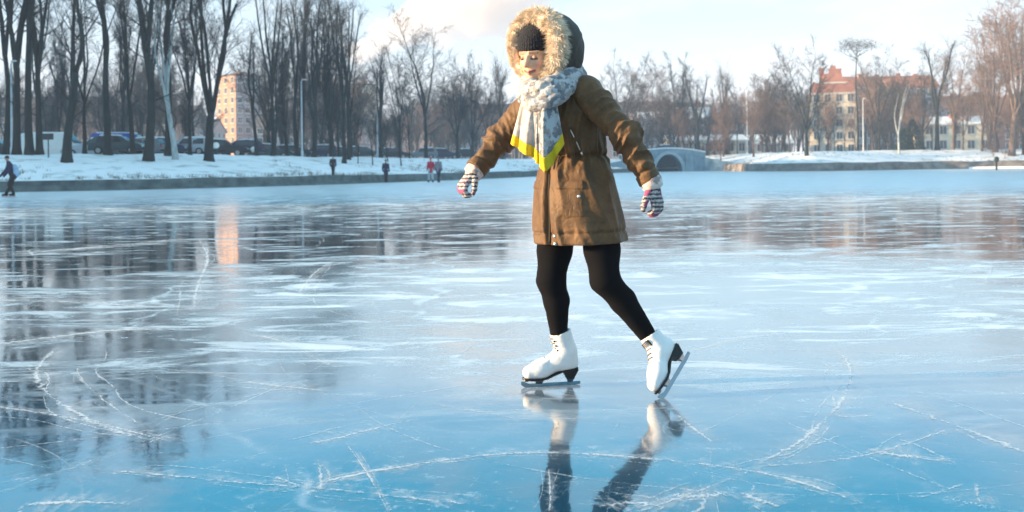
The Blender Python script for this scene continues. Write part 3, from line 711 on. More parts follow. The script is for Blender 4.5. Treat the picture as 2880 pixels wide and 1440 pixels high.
def sheet(name, top, bot, mat_, v0, v1, fold, th=.008, nu=22, nv=26, seed=0., bulge=.02):
    top = np.asarray(top); bot = np.asarray(bot); G = np.zeros((nu,nv,3)); out = unit((-.35,-.93,0))
    for i in range(nu):
        u = i/(nu-1)
        for j in range(nv):
            v = v0+(v1-v0)*j/(nv-1)
            x = u*(len(top)-1); k = min(int(x),len(top)-2); f_ = x-k
            a = top[k]*(1-f_)+top[k+1]*f_; b = bot[k]*(1-f_)+bot[k+1]*f_
            w = fold*(.35+.65*v)*(math.sin(u*11+seed+v*1.2)+.55*math.sin(u*23+seed*2-v*2.)+.5*(vn(np.array([[u*4+seed,v*5]]))[0]-.5))
            G[i,j] = a*(1-v)+b*v+out*(w+bulge*math.sin(math.pi*v*.8)*math.sin(math.pi*u))
    n = np.cross(np.gradient(G,axis=0), np.gradient(G,axis=1)); n /= np.linalg.norm(n,axis=2,keepdims=True)+1e-9
    V = np.concatenate([(G+n*th/2).reshape(-1,3),(G-n*th/2).reshape(-1,3)]); K = nu*nv; Fc = []
    for i in range(nu-1):
        for j in range(nv-1):
            a = i*nv+j; b, c, d = a+nv, a+nv+1, a+1; Fc += [(a,b,c,d),(K+d,K+c,K+b,K+a)]
    for i in range(nu-1):
        for j in (0,nv-1): a, b = i*nv+j, (i+1)*nv+j; Fc.append((a,K+a,K+b,b) if j == 0 else (b,K+b,K+a,a))
    for j in range(nv-1):
        for i in (0,nu-1): a, b = i*nv+j, i*nv+j+1; Fc.append((b,K+b,K+a,a) if i == 0 else (a,K+a,K+b,b))
    return obj(name, V, Fc, mat_, scarf)
tA = [P(1318,240,4.27),P(1336,248,4.23),P(1356,250,4.19)]; bA = [P(1288,362,4.31),P(1318,384,4.25),P(1352,405,4.20)]
tB = [P(1350,250,4.20),P(1372,250,4.17),P(1398,240,4.19)]; bB = [P(1350,410,4.19),P(1376,434,4.165),P(1421,362,4.17)]
sheet('hanging_end', tA, bA, SCARF, 0, .80, .013, seed=.4); sheet('yellow_border', tA, bA, YELL, .80, 1, .013, seed=.4, nv=8, th=.009)
sheet('hanging_end', tB, bB, SCARF2, 0, .80, .014, seed=2.1); sheet('yellow_border', tB, bB, YELL, .80, 1, .014, seed=2.1, nv=8, th=.009)
# parka trimmings
mb = MB(); mb.tube([surf(math.asin((-.018+.012*math.sin((zrow(436+k*8.5)-ZH)*9))/.205),436+k*8.5,-.012) for k in range(21)], .008, 6); mb.build('zip_tape', DARKT, parka, smooth=True)
mb = MB(); mb.tube([surf(.76+.017*k, 330+k*5.5, .004) for k in range(10)], .0026, 6); mb.tube([surf(.93,384,.008),surf(.96,392,.008)], .005, 6); mb.build('pocket_zip', BRASS, parka, smooth=True)
for ph, row in ((.80,491),(.16,588),(.16,606)):
    mb = MB(); c = surf(ph,row,.012); o = unit(c-np.array([c[0]-(LT*math.sin(ph)+FT*math.cos(ph))[0], c[1]-(LT*math.sin(ph)+FT*math.cos(ph))[1], c[2]]))
    mb.tube([c-o*.006,c,c+o*.003,c+o*.004],[.0085,.0085,.006,.001],12); mb.build('snap_button', BRASS, parka, smooth=True)
mb = MB()
for s_ in (0,1): mb.tube([surf(.12+.10*s_,392,.006),surf(.13+.12*s_,405,.016),surf(.15+.10*s_,425+6*s_,.012)], .0028, 6)
mb.build('drawstring', DARKT, parka, smooth=True)
# gloves
def glove(wr, fwd, back, side, curl, mats, cuffc):
    B_ = frame(fwd, back)
    chains = []
    for y, ln, k in ((.029,.066,1.0),(.010,.074,1.05),(-.010,.070,1.1),(-.028,.056,1.2)):
        pts = [np.array((.082,y,0.))]; ang = curl[0]*k
        for seg, add in ((.45,curl[1]),(.32,curl[2]),(.23,0)):
            pts.append(pts[-1]+ln*seg*np.array((math.cos(ang),y*1.2*(1 if len(pts)==1 else .4),-math.sin(ang)))); ang += add*k
        chains.append(pts)
    th = [np.array((.022,side*.030,-.006)),np.array((.052,side*.052,-.020)),np.array((.076,side*.056,-.036)),np.array((.094,side*.050,-.048))]
    def f(p):
        q = (p-wr)@B_.T
        d = cap(q,(-.01,0,0),(.02,0,0),.030,.030)
        for y in (-.026,-.009,.009,.026): d = smin(d, cap(q,(.015,y*.7,0),(.082,y,0.),.018,.0145), .012)
        for c in chains:
            for i in range(3): d = smin(d, cap(q,c[i],c[i+1],(.0125,.0115,.0105)[i],(.0115,.0105,.009)[i]), .003)
        for i in range(3): d = smin(d, cap(q,th[i],th[i+1],(.016,.0135,.012)[i],(.0135,.012,.010)[i]), .006)
        return d - .0012*ridge(np.stack([q[:,0]*60,q[:,1]*40,q[:,2]*40],1))
    ax = [axis(wr[k]-.16, wr[k]+.16, .0034) for k in range(3)]
    V, Fc = nets(f, ax); g = obj('glove', V, Fc, mats, skater)
    mb = MB(); a = unit(fwd); mb.tube([wr-a*.035,wr-a*.03,wr-a*.012,wr+a*.012,wr+a*.02],[.044,.048,.048,.046,.034],24)
    mb.build('cuff', cuffc, g, smooth=True); return g
glove(WL+np.array((.006,-.002,-.012)), P(1662,545,4.19)-WL, (.75,-.62,.25), -1, (.30,.55,.45), GLOVP, GLOV)
glove(WR+np.array((-.008,0,-.010)), P(1160,470,4.50)-WR, (-.62,-.35,.70), 1, (.55,.85,.7), GLOVP, GLOV)
# skates
def skate(heel, toe, up, shaft_top):
    f = unit(toe-heel); B_ = frame(f, up); O = toe - f*.190              # local x forward along the blade, z up from its edge
    W_ = lambda v: O+np.asarray(v,float)@B_
    st = (shaft_top-O)@B_.T
    sx = np.array([-.10,-.085,-.02,.02,.075,.12,.20]); sz = np.array([.083,.083,.080,.066,.046,.041,.046])
    ank = np.array((-.026,0,.165)); sd = unit(st-ank)
    def fs(p):
        q = (p-O)@B_.T; s = q*np.array((1,1.12,1))
        d = cap(s,(.148,0,.070),(.095,0,.083),.034,.042); d = smin(d, cap(s,(.095,0,.083),(.015,0,.118),.040,.045), .03)
        d = smin(d, ell(s,(-.040,0,.112),(.046,.040,.045)), .03); d = smin(d, cap(s,(-.005,0,.13),ank,.046,.045), .03)
        d = smin(d, cap(s,ank,st*np.array((1,1.12,1)),.045,.052), .025)
        t = (q-ank)@sd; d = d - .0025*ridge(np.stack([t*38,q[:,0]*10,q[:,1]*6],1))**2*np.clip(1-np.abs(t-.01)/.07,0,1)
        # seam between vamp and quarter, tongue edge
        d = d + .0022*np.exp(-((q[:,0]-.062-(.12-q[:,2])*.35)/.0025)**2)
        d = smax(d, np.interp(q[:,0],sx,sz)-q[:,2], .006)
        return np.maximum(smax(d, (q-st)@sd, .004), -np.maximum(cap(q,ank+sd*.03,st+sd*.05,.040), -((q-st)@sd+.02)))
    cs = np.array([W_((-.12,0,0)),W_((.2,0,0)),shaft_top]); ax = [axis(cs[:,k].min()-.09, cs[:,k].max()+.13, .0046) for k in range(3)]
    V, Fc = nets(fs, ax); boot = obj('skate_boot', V, Fc, LEATH, skater)
    # outsole and stacked heel
    mb = MB(); secs = []
    for x, w in ((-.083,.012),(-.078,.026),(-.05,.031),(-.01,.027),(.03,.027),(.07,.034),(.11,.037),(.15,.033),(.175,.020),(.183,.008)):
        z = np.interp(x,sx,sz); secs.append([W_((x,-w,z-.006)),W_((x,w,z-.006)),W_((x,w,z+.003)),W_((x,-w,z+.003))])
    mb.loft(secs)
    mb.loft([[W_((-.080+.010*k,-.029+.003*k,.078-.020*k)),W_((-.002-.012*k,-.026+.002*k,.078-.020*k)),W_((-.002-.012*k,.026-.002*k,.078-.020*k)),W_((-.080+.010*k,.029-.003*k,.078-.020*k))] for k in (0,1,2)])
    mb.build('sole', SOLE, boot, smooth=False)
    mb = MB(); top = []; bot = []
    xs = np.linspace(-.095,.190,24); secs = []
    for x in xs:
        zb = .004*max(0,(abs(x-.05)-.09)/.05)**2 + (.010*max(0,(x-.175)/.015)); zt = .018 if x < .155 else .018+(x-.155)*.5
        if x > .186: zt = .030
        secs.append([W_((x,-.0022,zb)),W_((x,.0022,zb)),W_((x,.0022,zt)),W_((x,-.0022,zt))])
    mb.loft(secs)
    for x0, x1, w0, w1, zt in ((.085,.125,.016,.024,.032),(-.062,-.028,.015,.020,.032)):
        mb.loft([[W_((x0+.006,-.003,.015)),W_((x1-.006,-.003,.015)),W_((x1-.006,.003,.015)),W_((x0+.006,.003,.015))],[W_((x0,-w1*.6,zt)),W_((x1,-w1*.6,zt)),W_((x1,w1*.6,zt)),W_((x0,w1*.6,zt))],[W_((x0-.004,-w1,zt+.006)),W_((x1+.004,-w1,zt+.006)),W_((x1+.004,w1,zt+.006)),W_((x0-.004,w1,zt+.006))]])
    mb.loft([[W_((.158,-.003,.028)),W_((.172,-.003,.028)),W_((.172,.003,.028)),W_((.158,.003,.028))],[W_((.150,-.010,.036)),W_((.172,-.010,.036)),W_((.172,.010,.036)),W_((.150,.010,.036))]])
    mb.build('blade', STEEL, boot, smooth=False)
    # laces over the tongue
    mb = MB(); n0 = np.array((.078,0,.136)); n1 = ank+np.array((.052,0,.0)); n2 = st+np.array((.052,0,-.02))
    fw = unit(np.array((1,0,0))-sd*sd[0])
    n1 = ank+fw*.050; n2 = st+fw*.054-sd*.015
    for k in range(8):
        t = k/7; c = n0*(1-t*2)+n1*t*2 if t < .5 else n1*(2-2*t)+n2*(2*t-1)
        nn = unit(np.array((.6,0,.8))*(1-t)+fw*t)
        mb.tube([W_(c+nn*.001+np.array((0,-.020,0))-nn*.006),W_(c+nn*.0045),W_(c+nn*.001+np.array((0,.020,0))-nn*.006)], .0036, 5)
    mb.build('laces', mat('boot_laces', (.26,.27,.29), .8, .1, 40), boot, smooth=True)
    for k in range(4):
        t = .5+k/7; c = n1*(2-2*t)+n2*(2*t-1)
        for y in (-.024,.024):
            mb = MB(); q0 = c+np.array((0,y,0))-fw*.008; mb.tube([W_(q0),W_(q0+np.array((0,.007*np.sign(y),0)))],.0048,6); mb.build('lace_hook', SOLE, boot, smooth=True)
    return boot
hR, tR = ICE(1469,966), ICE(1311,975); hR[2] = tR[2] = -.0015
skate(hR, tR, (0.02,-.05,1), P(1409,834,4.51))
hLft = P(1738,890,4.40); tL = ICE(1668,1003); tL[2] = -.010
skate(hLft, tL, AL-(hLft+tL)/2, P(1634,842,4.385))
# ------------------------------------------------------------------ bare winter trees
BARK = mat('dark_bark', (.006,.011,.012), .95, .5, 3, .8, 9, col2=(.020,.027,.026), info=.5, stretch=(1,1,.3))
BARKB = mat('brown_bark', (.075,.052,.043), .95, .4, 3, .6, 9, col2=(.15,.105,.085), info=.5, stretch=(1,1,.3))
BARKW = mat('pale_bark', (.30,.33,.33), .9, .3, 4, .4, 9, col2=(.52,.56,.55), stretch=(1,1,.4))
TWIG = mat('dark_twigs', (.016,.019,.021), .95, .3, 3, info=.5)
TWIGB = mat('brown_twigs', (.14,.085,.065), .95, .3, 3, col2=(.22,.14,.11), info=.5)
def make_tree(seed, H, r0, fork, nl, ang, up, nb=11, nt=8, nf=4, lean=0., leader=True, burst=0., low=.25, blen=.34, mats=(None,None), tw=.011):
    """trunk with limbs, and a crown of branches and fine twigs; returns (trunk mesh, crown mesh)"""
    r = random.Random(seed); T = MB(); C = MB()
    def path(p, d, ln, n, wob, trop):
        pts = [np.array(p,float)]; d = np.array(d,float)
        for i in range(n):
            d = unit(d+np.array((r.gauss(0,wob),r.gauss(0,wob),r.gauss(0,wob*.5)+trop))); pts.append(pts[-1]+d*ln/n)
        return pts
    def sideways(d, a):
        x = unit(np.cross(d, (r.gauss(0,1),r.gauss(0,1),r.gauss(0,1)))); return unit(d*math.cos(a)+x*math.sin(a))
    def at(pts, t):
        x = t*(len(pts)-1); k = min(int(x), len(pts)-2); f = x-k
        return pts[k]*(1-f)+pts[k+1]*f, unit(pts[k+1]-pts[k])
    def twig(p, d, ln, rad, fine):
        pts = path(p, d, ln, 3, .16, .05); C.tube(pts, [rad,rad*.8,rad*.6,rad*.3], 3, cap=False)
        for _ in range(fine):
            q, e = at(pts, r.uniform(.15,1)); l2 = ln*r.uniform(.35,.7); pp = path(q, sideways(e, r.uniform(.4,.9)), l2, 2, .15, .06)
            C.tube(pp, [rad*.7,rad*.55,rad*.3], 3, cap=False)
    def branch(p, d, ln, rad, n):
        pts = path(p, d, ln, 5, .13, .04); C.tube(pts, np.linspace(rad, rad*.35, 6), 4, cap=False)
        for k in range(n):
            t = .15+.85*(k+r.random())/n; q, e = at(pts, t); twig(q, sideways(e, r.uniform(.4,.95)), ln*r.uniform(.3,.55)*(1.1-.4*t), max(tw, rad*.22), nf)
    def limb(p, d, ln, rad, rend):
        pts = path(p, d, ln, 8, .09, up); T.tube(pts, np.linspace(rad, rend, 9), 6)
        for k in range(nb):
            t = low+(1-low)*(k+r.random())/nb; q, e = at(pts, t)
            l2 = ln*blen*r.uniform(.6,1.15)*(1.15-.55*t); branch(q, sideways(e, r.uniform(.45,1.0)), l2, max(.018, rad*.32*(1.2-t)), nt)
        if burst:
            q, e = at(pts, 1.)
            for _ in range(int(14*burst)): twig(q+np.array((0,0,-r.uniform(0,.8))), sideways(e, r.uniform(.05,.75)), r.uniform(1.2,2.8)*burst, .018, nf)
    d0 = unit((lean, lean*.3, 1)); tp = path((0,0,-.4), d0, fork+.4, 7, .035, .0)
    rad = [r0*1.75, r0*1.15]+list(np.linspace(r0, r0*.72, 6)); T.tube(tp, rad, 9)
    top = tp[-1]; td = unit(tp[-1]-tp[-2])
    az = r.uniform(0,6.28) if nl > 2 else .15
    for k in range(nl):
        a = az+2*math.pi*k/nl+r.uniform(-.5,.5); th = ang*r.uniform(.75,1.3)
        d = unit(np.array((math.cos(a)*math.sin(th), math.sin(a)*math.sin(th), math.cos(th)))*.8+td*.2)
        st, _ = at(tp, 1-.25*r.random()*(k>0)); limb(st, d, (H-fork)*r.uniform(.75,1.0)/max(.6,math.cos(th*.7)), r0*.72/math.sqrt(max(1,nl*.55)), r0*(.30 if burst else .10))
    if leader: limb(top, td, (H-fork)*.98, r0*.62, r0*(.3 if burst else .08))
    for k in range(3):
        q, e = at(tp, r.uniform(.45,.95)); branch(q, sideways(e, r.uniform(.8,1.3)), H*.12*r.uniform(.6,1.3), .045, nt)
    a = T.build('trunk', mats[0], smooth=True); b = C.build('crown', mats[1], smooth=False)
    ma, mb_ = a.data, b.data; bpy.data.objects.remove(a); bpy.data.objects.remove(b); return ma, mb_, H
D = (BARK, TWIG); B2 = (BARKB, TWIGB); W2 = (BARKW, TWIG)
TK = {
 'tall':   make_tree(1, 17, .34, 6.0, 3, .30, .10, burst=.6, mats=D),
 'tall2':  make_tree(2, 17, .30, 7.5, 2, .24, .12, burst=.7, mats=D),
 'fork':   make_tree(3, 17, .34, 7.0, 2, .40, .12, leader=False, burst=.8, mats=D, nb=13),
 'vase':   make_tree(4, 17, .40, 4.0, 7, .21, .13, leader=False, burst=.7, mats=D),
 'pollard':make_tree(5, 12, .26, 4.6, 4, .42, .13, leader=True, burst=1.1, blen=.24, mats=D),
 'round':  make_tree(6, 14, .26, 3.5, 6, .62, .07, leader=True, mats=D, nb=12, nt=9, nf=5, tw=.016),
 'slim':   make_tree(7, 17, .16, 5.0, 3, .30, .10, leader=True, mats=D, nb=12, nf=4, tw=.014),
 'young':  make_tree(8, 7, .11, 2.2, 4, .5, .10, leader=True, mats=D, nb=7, nt=6, tw=.012),
 'brown':  make_tree(9, 15, .26, 3.6, 5, .55, .08, leader=True, mats=B2, nb=12, nt=9, nf=5, tw=.018),
 'brown2': make_tree(10, 16, .24, 4.5, 4, .36, .11, leader=True, mats=B2, nb=13, nt=9, nf=5, tw=.018),
 'brush':  make_tree(11, 8, .16, 1.2, 7, .7, .09, leader=True, mats=B2, nb=9, nt=9, nf=5, tw=.018),
 'pale':   make_tree(12, 15, .20, 5.0, 3, .32, .10, leader=True, mats=W2, nb=10),
 'upright':make_tree(13, 14, .24, 3.0, 6, .26, .16, leader=True, mats=D, nb=14, nt=9, nf=5, blen=.22, tw=.015),
}
NAMES = {'young':'young_tree','brush':'bush'}
def tree(kind, at, h, label, group, wide=1.0, rz=0., cat='tree', lean=0., name=None):
    a, b, H = TK[kind]; s = h/H
    o = empty(name or NAMES.get(kind,'bare_tree'), at, label, cat, group, rz)
    o.scale = (s*wide, s*wide, s); o.rotation_euler = (0, lean, rz)
    for n, me in (('trunk',a),('crown',b)):
        c = bpy.data.objects.new(n, me); COL.objects.link(c); c.parent = o
    return o
def htop(p, dytop, dx): return P(dx, dytop, p[1])[2]-p[2]
GL = 'bare trees along the left bank'; GM = 'bare trees in the middle distance'; GR = 'bare trees along the right bank'
rt = random.Random(4)
# dx, base row, top row (or None: height in metres), kind, wide, lean, rz, label
LEFT = [
 (14,384,15.5,'tall2',.85,0,.3,'dark tall bare tree at the very left edge, above the skater with the backpack'),
 (42,386,17,'tall',.85,0.01,1.1,'leftmost of the thick dark trunks in the group by the left edge'),
 (74,389,17.5,'tall2',.95,-.01,2.5,'thick dark trunk in the group at the left, second from the right of it'),
 (100,387,17,'tall',.75,.01,4.2,'slightly thinner dark trunk just left of the white van'),
 (168,410,15.2,'fork',1.12,0,.45,'big dark tree that forks into two limbs, in front of the white van'),
 (213,384,13,'slim',1.3,0,3.,'thinner brown tree standing behind the forked tree and the silver car'),
 (272,391,16,'tall2',.95,0,5.0,'straight dark trunk right of the silver car and left of the blue van'),
 (334,380,11.5,'pollard',.8,0,1.,'pollarded tree with a knobby head beside the blue van'),
 (372,407,17,'tall2',1.15,-.01,.2,'thick straight dark trunk with a flared foot right of the blue van'),
 (424,392,16,'tall2',.95,-.06,1.7,'dark trunk leaning to the left, next to the pale slim tree'),
 (442,402,13,'pale',1.3,0,.9,'pale grey slim tree with a smooth light trunk'),
 (478,383,13,'slim',1.2,0,2.2,'thin dark tree between the pale tree and the vase shaped tree'),
 (526,406,14.2,'vase',1.1,0,.7,'large vase shaped tree with many rising limbs left of the orange tower block'),
 (645,392,12.6,'fork',.8,0,2.05,'forked pollard tree standing in front of the purple side of the tower block'),
 (690,388,11,'tall',.7,.09,1.,'dark tree leaning to the right just right of the forked pollard'),
 (722,386,13,'upright',.9,0,.4,'dense upright dark tree between the forked pollard and the white lamp post'),
 (748,384,14,'tall2',.9,0,3.4,'tall dark tree right behind the white lamp post'),
 (790,382,14,'pollard',.8,0,2.,'dark pollard with bushy head right of the white lamp post'),
 (836,386,16,'upright',1.15,0,.1,'broad dense dark tree, the tallest right of the white lamp post'),
 (884,384,12.5,'slim',1.2,0,.8,'slim dark tree at the right end of the dense dark row'),
]
for dx, by, h, k, wd, ln, rz, lab in LEFT:
    p = ground_hit(dx, by)
    if p[1] > (74 if dx < 600 else 96): Y_ = 74. if dx < 600 else 96.; x_ = P(dx,by,Y_)[0]; p = np.array((x_,Y_,gz(x_,Y_)))
    tree(k, p, h*p[1]/66 if dx < 600 else h*p[1]/88, lab, GL, wd*.85, rz if k != 'fork' else (0 if rz < 1 else 3.3), lean=ln)
MID = [
 (958,383,152,'pollard',.9,0,'dense pollard head on a dark trunk right of the small orange tower'),
 (1006,384,110,'slim',1.,.02,'thin tree just right of the dense pollard'),
 (1030,385,180,'slim',.9,.05,'thin right leaning tree left of the tall airy tree'),
 (1072,384,38,'slim',1.35,0,'tall airy tree with a wide open crown under the pink cloud'),
 (1150,383,150,'round',.8,0,'round crowned grey tree right of the tall airy tree'),
 (1188,384,165,'round',.7,0,'second round crowned grey tree right of the tall airy tree'),
 (1228,384,185,'slim',1.1,0,'slim grey tree left of the woman\'s right arm'),
 (1262,384,170,'pollard',.7,0,'small pollard just left of the woman\'s right sleeve'),
]
for dx, by, ty, k, wd, ln, lab in MID:
    p = ground_hit(dx, by); tree(k, p, htop(p,ty,dx), lab, GM, wd, rt.uniform(0,6), lean=ln)
for dx, by, ty, ln, lab in ((900,412,300,.12,'leaning young tree on the snow bank left of the person in dark clothes'),(938,415,290,.08,'thin leaning young tree on the snow bank behind the person in dark clothes'),
                            (976,408,300,.05,'thin young tree right behind the person in dark clothes'),(1010,418,270,.10,'leaning young tree on the snow bank right of the person in dark clothes')):
    p = ground_hit(dx, by); tree('young', p, htop(p,ty,dx), lab, 'young leaning trees on the snow bank', .8, rt.uniform(0,6), lean=ln)
RIGHT = [
 (1562,372,150,'round',.9,'grey round crowned tree just right of the fur hood'),
 (1604,372,170,'slim',1.,'slim grey tree behind the upper left sleeve'),
 (1640,372,160,'brown2',.8,'brownish tree with many upright twigs behind the left sleeve'),
 (1668,372,205,'slim',.9,'thin dark tree in front of the pink row houses'),
 (1704,372,140,'upright',.9,'tall hazy upright tree left of the dark trunk by the bridge'),
 (1755,374,180,'tall',1.05,'thick dark trunk with a bushy head right behind the bridge'),
 (1828,376,190,'pollard',.72,'dark knobby pollard in front of the cream low house'),
 (1930,378,205,'brush',1.15,'rounded brown bushy tree left of the gabled house'),
 (1975,378,215,'brush',1.0,'bluish rounded bushy tree beside the snow covered roof'),
 (2030,392,120,'round',.95,'tree with twin dark stems left of the gabled house'),
 (2088,377,230,'brown',.7,'brown tree in front of the gabled house facade'),
 (2212,377,130,'slim',1.2,'pale thin tree in front of the blue grey building'),
 (2262,388,200,'pale',1.0,'pale stemmed tree in front of the blue grey building'),
 (2358,374,105,'tall',1.0,'thick dark trunk with brown head left of the low cream house'),
 (2398,374,120,'brown2',.8,'hazy brown tree behind the low cream house'),
 (2422,376,225,'brown',.95,'small branching brown tree in front of the low cream house'),
 (2470,380,150,'brown2',.9,'brown tree right of the low cream house'),
 (2506,384,60,'brown',.9,'brown tree left of the tallest tree at the right edge'),
 (2545,392,12,'brown2',1.35,'tallest reddish brown tree at the right edge'),
 (2580,390,20,'brown',1.1,'brown tree cut off by the right edge'),
]
for dx, by, ty, k, wd, lab in RIGHT:
    p = ground_hit(dx, by); tree(k, p, htop(p,ty,dx), lab, GR, wd, rt.uniform(0,6), name='bushy_tree' if k == 'brush' else None)
# woods behind: a loose second row on each bank
for i in range(10):
    dx = rt.choice([rt.uniform(-10,520), rt.uniform(640,900)]); Y = rt.uniform(84,110); p = P(dx,380,Y); z = gz(p[0],Y)
    if z > 1: tree(rt.choice(['vase','upright','tall','pollard','fork']), (p[0],Y,z), rt.uniform(12,17)*Y/84, 'dark bare tree standing in the second row behind the parked cars', 'second row of trees behind the parked cars', rt.uniform(.45,.6), rt.uniform(0,6))
for i in range(88):
    dx = rt.uniform(-20,900); Y = rt.uniform(92,190)
    if 532 < dx < 640: continue
    p = P(dx,380,Y); z = gz(p[0],Y)
    if z < 0: continue
    h = rt.uniform(7,15)*(Y/130)**.6
    tree(rt.choice(['slim','round','brown','brown2','upright','pollard']), (p[0],Y,z), h, 'bare tree among the woods behind the left bank', 'woods behind the left bank', rt.uniform(.8,1.1), rt.uniform(0,6))
for i in range(46):
    dx = rt.uniform(945,1330); Y = rt.uniform(150,230); p = P(dx,380,Y); z = gz(p[0],Y)
    if z < 0: continue
    tree(rt.choice(['slim','round','brown2','upright','pollard']), (p[0],Y,z), rt.uniform(6,11)*Y/170, 'bare tree among the woods behind the middle of the bank', 'woods behind the middle of the bank', rt.uniform(.8,1.1), rt.uniform(0,6))
for i in range(34):
    dx = rt.uniform(1540,2600); Y = rt.uniform(165,225); p = P(dx,380,Y); z = gz(p[0],Y)
    if z < 0: continue
    tree(rt.choice(['slim','round','brown','brown2','upright']), (p[0],Y,z), rt.uniform(6,12.5)*Y/180, 'bare tree among the houses behind the right bank', 'trees among the houses on the right', rt.uniform(.8,1.1), rt.uniform(0,6))
for i in range(60):
    dx = rt.uniform(1890,2600) if i < 44 else rt.uniform(1545,1900); Y = rt.uniform(150,196); p = P(dx,380,Y); z = gz(p[0],Y)
    if z < 1.5 or 2025 < dx < 2172 or 2325 < dx < 2490: continue
    tree(rt.choice(['brown','brown2','brown2','brown','round']), (p[0],Y,z), rt.uniform(6.5,12)*Y/170, 'hazy brown bare tree in front of the houses on the right bank', 'brown trees in front of the right hand houses', rt.uniform(.85,1.2), rt.uniform(0,6))
for dx, ty, k in ((2062,285,'slim'),(2176,170,'brown2'),(2196,215,'brown'),(2240,180,'brown2'),(2290,190,'brown2'),(2322,165,'round'),(2488,150,'brown2')):
    Y = rt.uniform(160,190); p = P(dx,380,Y); z = gz(p[0],Y); tree(k, (p[0],Y,z), htop((p[0],Y,z),ty,dx), 'hazy brown bare tree in front of the houses on the right bank', 'brown trees in front of the right hand houses', 1.0, rt.uniform(0,6))
# brown bushes low on the right bank
for dx, by, ty, lab in ((2480,395,372,'brown bush on the right bank near the edge'),(2528,412,392,'reddish brown bush at the waterline near the right edge'),(2500,408,390,'dark brown bush at the waterline behind the wooden post')):
    p = ground_hit(dx, by-12); tree('brush', p, 1.7, lab, 'brown bushes on the right bank', .9, rt.uniform(0,6), cat='bush')
for i in range(9):
    dx = 1765+i*9; p = ground_hit(dx, 384+2*math.sin(i)); tree('brush', p, rt.uniform(1.3,2.4), 'dark bush in the clump right of the stone bridge', 'bushes right of the bridge', 1.2, rt.uniform(0,6), cat='bush')
for i in range(36):
    dx = rt.uniform(935,1335) if i < 14 else rt.uniform(1545,2030); Y = rt.uniform(188,228); p = P(dx,380,Y); z = gz(p[0],Y)
    if z < 1.5: continue
    q = (p[0],Y,z); tree(rt.choice(['round','round','slim','brown2','upright']), q, htop(q, rt.uniform(185,262), dx), 'fine twigged bare tree in the hazy belt before the row houses', 'hazy belt of trees before the row houses', rt.uniform(.9,1.25), rt.uniform(0,6))
# evergreens
NEED = mat('spruce_needles', (.010,.035,.036), .9, .4, 2, info=.3)
def conifer(at, h, w, label):
    r = random.Random(int(at[0]*10)); o = empty('conifer', at, label, 'tree', 'dark evergreens')
    t = MB(); t.tube([(0,0,-.3),(0,0,h*.5),(0,0,h*.97)], [.16,.1,.02], 7); t.build('trunk', BARK, o, world=False, smooth=True)
    c = MB()
    for k in range(2600):
        z = h*(.06+.94*r.random()**1.25); rad = w*(1-z/h)**.8*math.sqrt(r.uniform(.05,1)); a = r.uniform(0,6.28)
        p = np.array((rad*math.cos(a), rad*math.sin(a), z-.12*rad)); d = unit((math.cos(a)+r.gauss(0,.4), math.sin(a)+r.gauss(0,.4), -.25+r.gauss(0,.3))); s = unit(np.cross(d,(r.gauss(0,1),r.gauss(0,1),1)))
        l = r.uniform(.25,.5); c.add([p-s*.05,p+s*.05,p+d*l+s*.02,p+d*l-s*.02], [(0,1,2,3)])
    c.build('crown', NEED, o, world=False); return o
for dx, by, ty, w, lab in ((2296,377,300,2.0,'dark green conifer beside the low cream house'),(2276,377,322,1.6,'smaller dark conifer in front of the blue grey building')):
    p = ground_hit(dx, by); conifer(p, htop(p,ty,dx), w, lab)
def umbrella_pine(dx, by, ty):
    p = ground_hit(dx, by); h = htop(p,ty,dx); r = random.Random(3)
    o = empty('umbrella_pine', p, 'tall thin pine with a flat dark umbrella crown above the gabled house', 'tree', GR)
    t = MB(); pts = [np.array((.12*math.sin(k*.8),0,-.3+k*(h*.93)/9)) for k in range(10)]; t.tube(pts, np.linspace(.17,.06,10), 7)
    tips = []
    for k in range(12):
        a = 2*math.pi*k/12+r.uniform(-.2,.2); rd = r.uniform(1.2,3.3); e = np.array((rd*math.cos(a), rd*math.sin(a), h*r.uniform(.93,.99)-rd*rd*.11)); s = pts[-1]+np.array((0,0,-r.uniform(.2,2.2)))
        t.tube([s,(s+e)/2+np.array((0,0,-.25)),e], [.05,.035,.015], 5); tips.append(e)
    t.build('trunk', BARK, o, world=False, smooth=True); c = MB()
    for e in tips+[pts[-1]+np.array((0,0,.4))]:
        for k in range(120):
            q = e+np.array((r.gauss(0,.75),r.gauss(0,.75),r.gauss(0,.34))); d = unit((r.gauss(0,1),r.gauss(0,1),r.gauss(.4,.6))); s = unit(np.cross(d,(r.gauss(0,1),r.gauss(0,1),1))); c.add([q-s*.03,q+s*.03,q+d*.34],[(0,1,2)])
    c.build('crown', TWIG, o, world=False)
umbrella_pine(2157, 379, 95)
# ------------------------------------------------------------------ buildings, bridge, cars, lamp posts
def wall_mat(name, c, v=.12): return mat(name, c, .9, v, .5, .3, 6)
ORANGE = wall_mat('warm_plaster', (.55,.36,.22)); MAUVE = wall_mat('mauve_plaster', (.34,.26,.27)); CREAM = wall_mat('cream_plaster', (.60,.50,.38))
PINK = wall_mat('pink_plaster', (.45,.32,.29)); GREYB = wall_mat('grey_plaster', (.30,.32,.34)); BROWN = wall_mat('brown_plaster', (.22,.16,.14))
RBRICK = wall_mat('red_brick', (.34,.13,.085), .25); TILE = mat('red_roof_tile', (.36,.12,.06), .85, .3, 1.5, .4, 8); DROOF = mat('dark_roof', (.10,.085,.08), .85, .3, 1.5)
RSNOW = mat('roof_snow', (.80,.82,.84), .9, .05, 1.2, .3, 4); WFR = mat('window_frame_white', (.6,.6,.58), .6, .1, 4); TRIM = mat('pale_trim', (.5,.45,.4), .8, .15, 2)
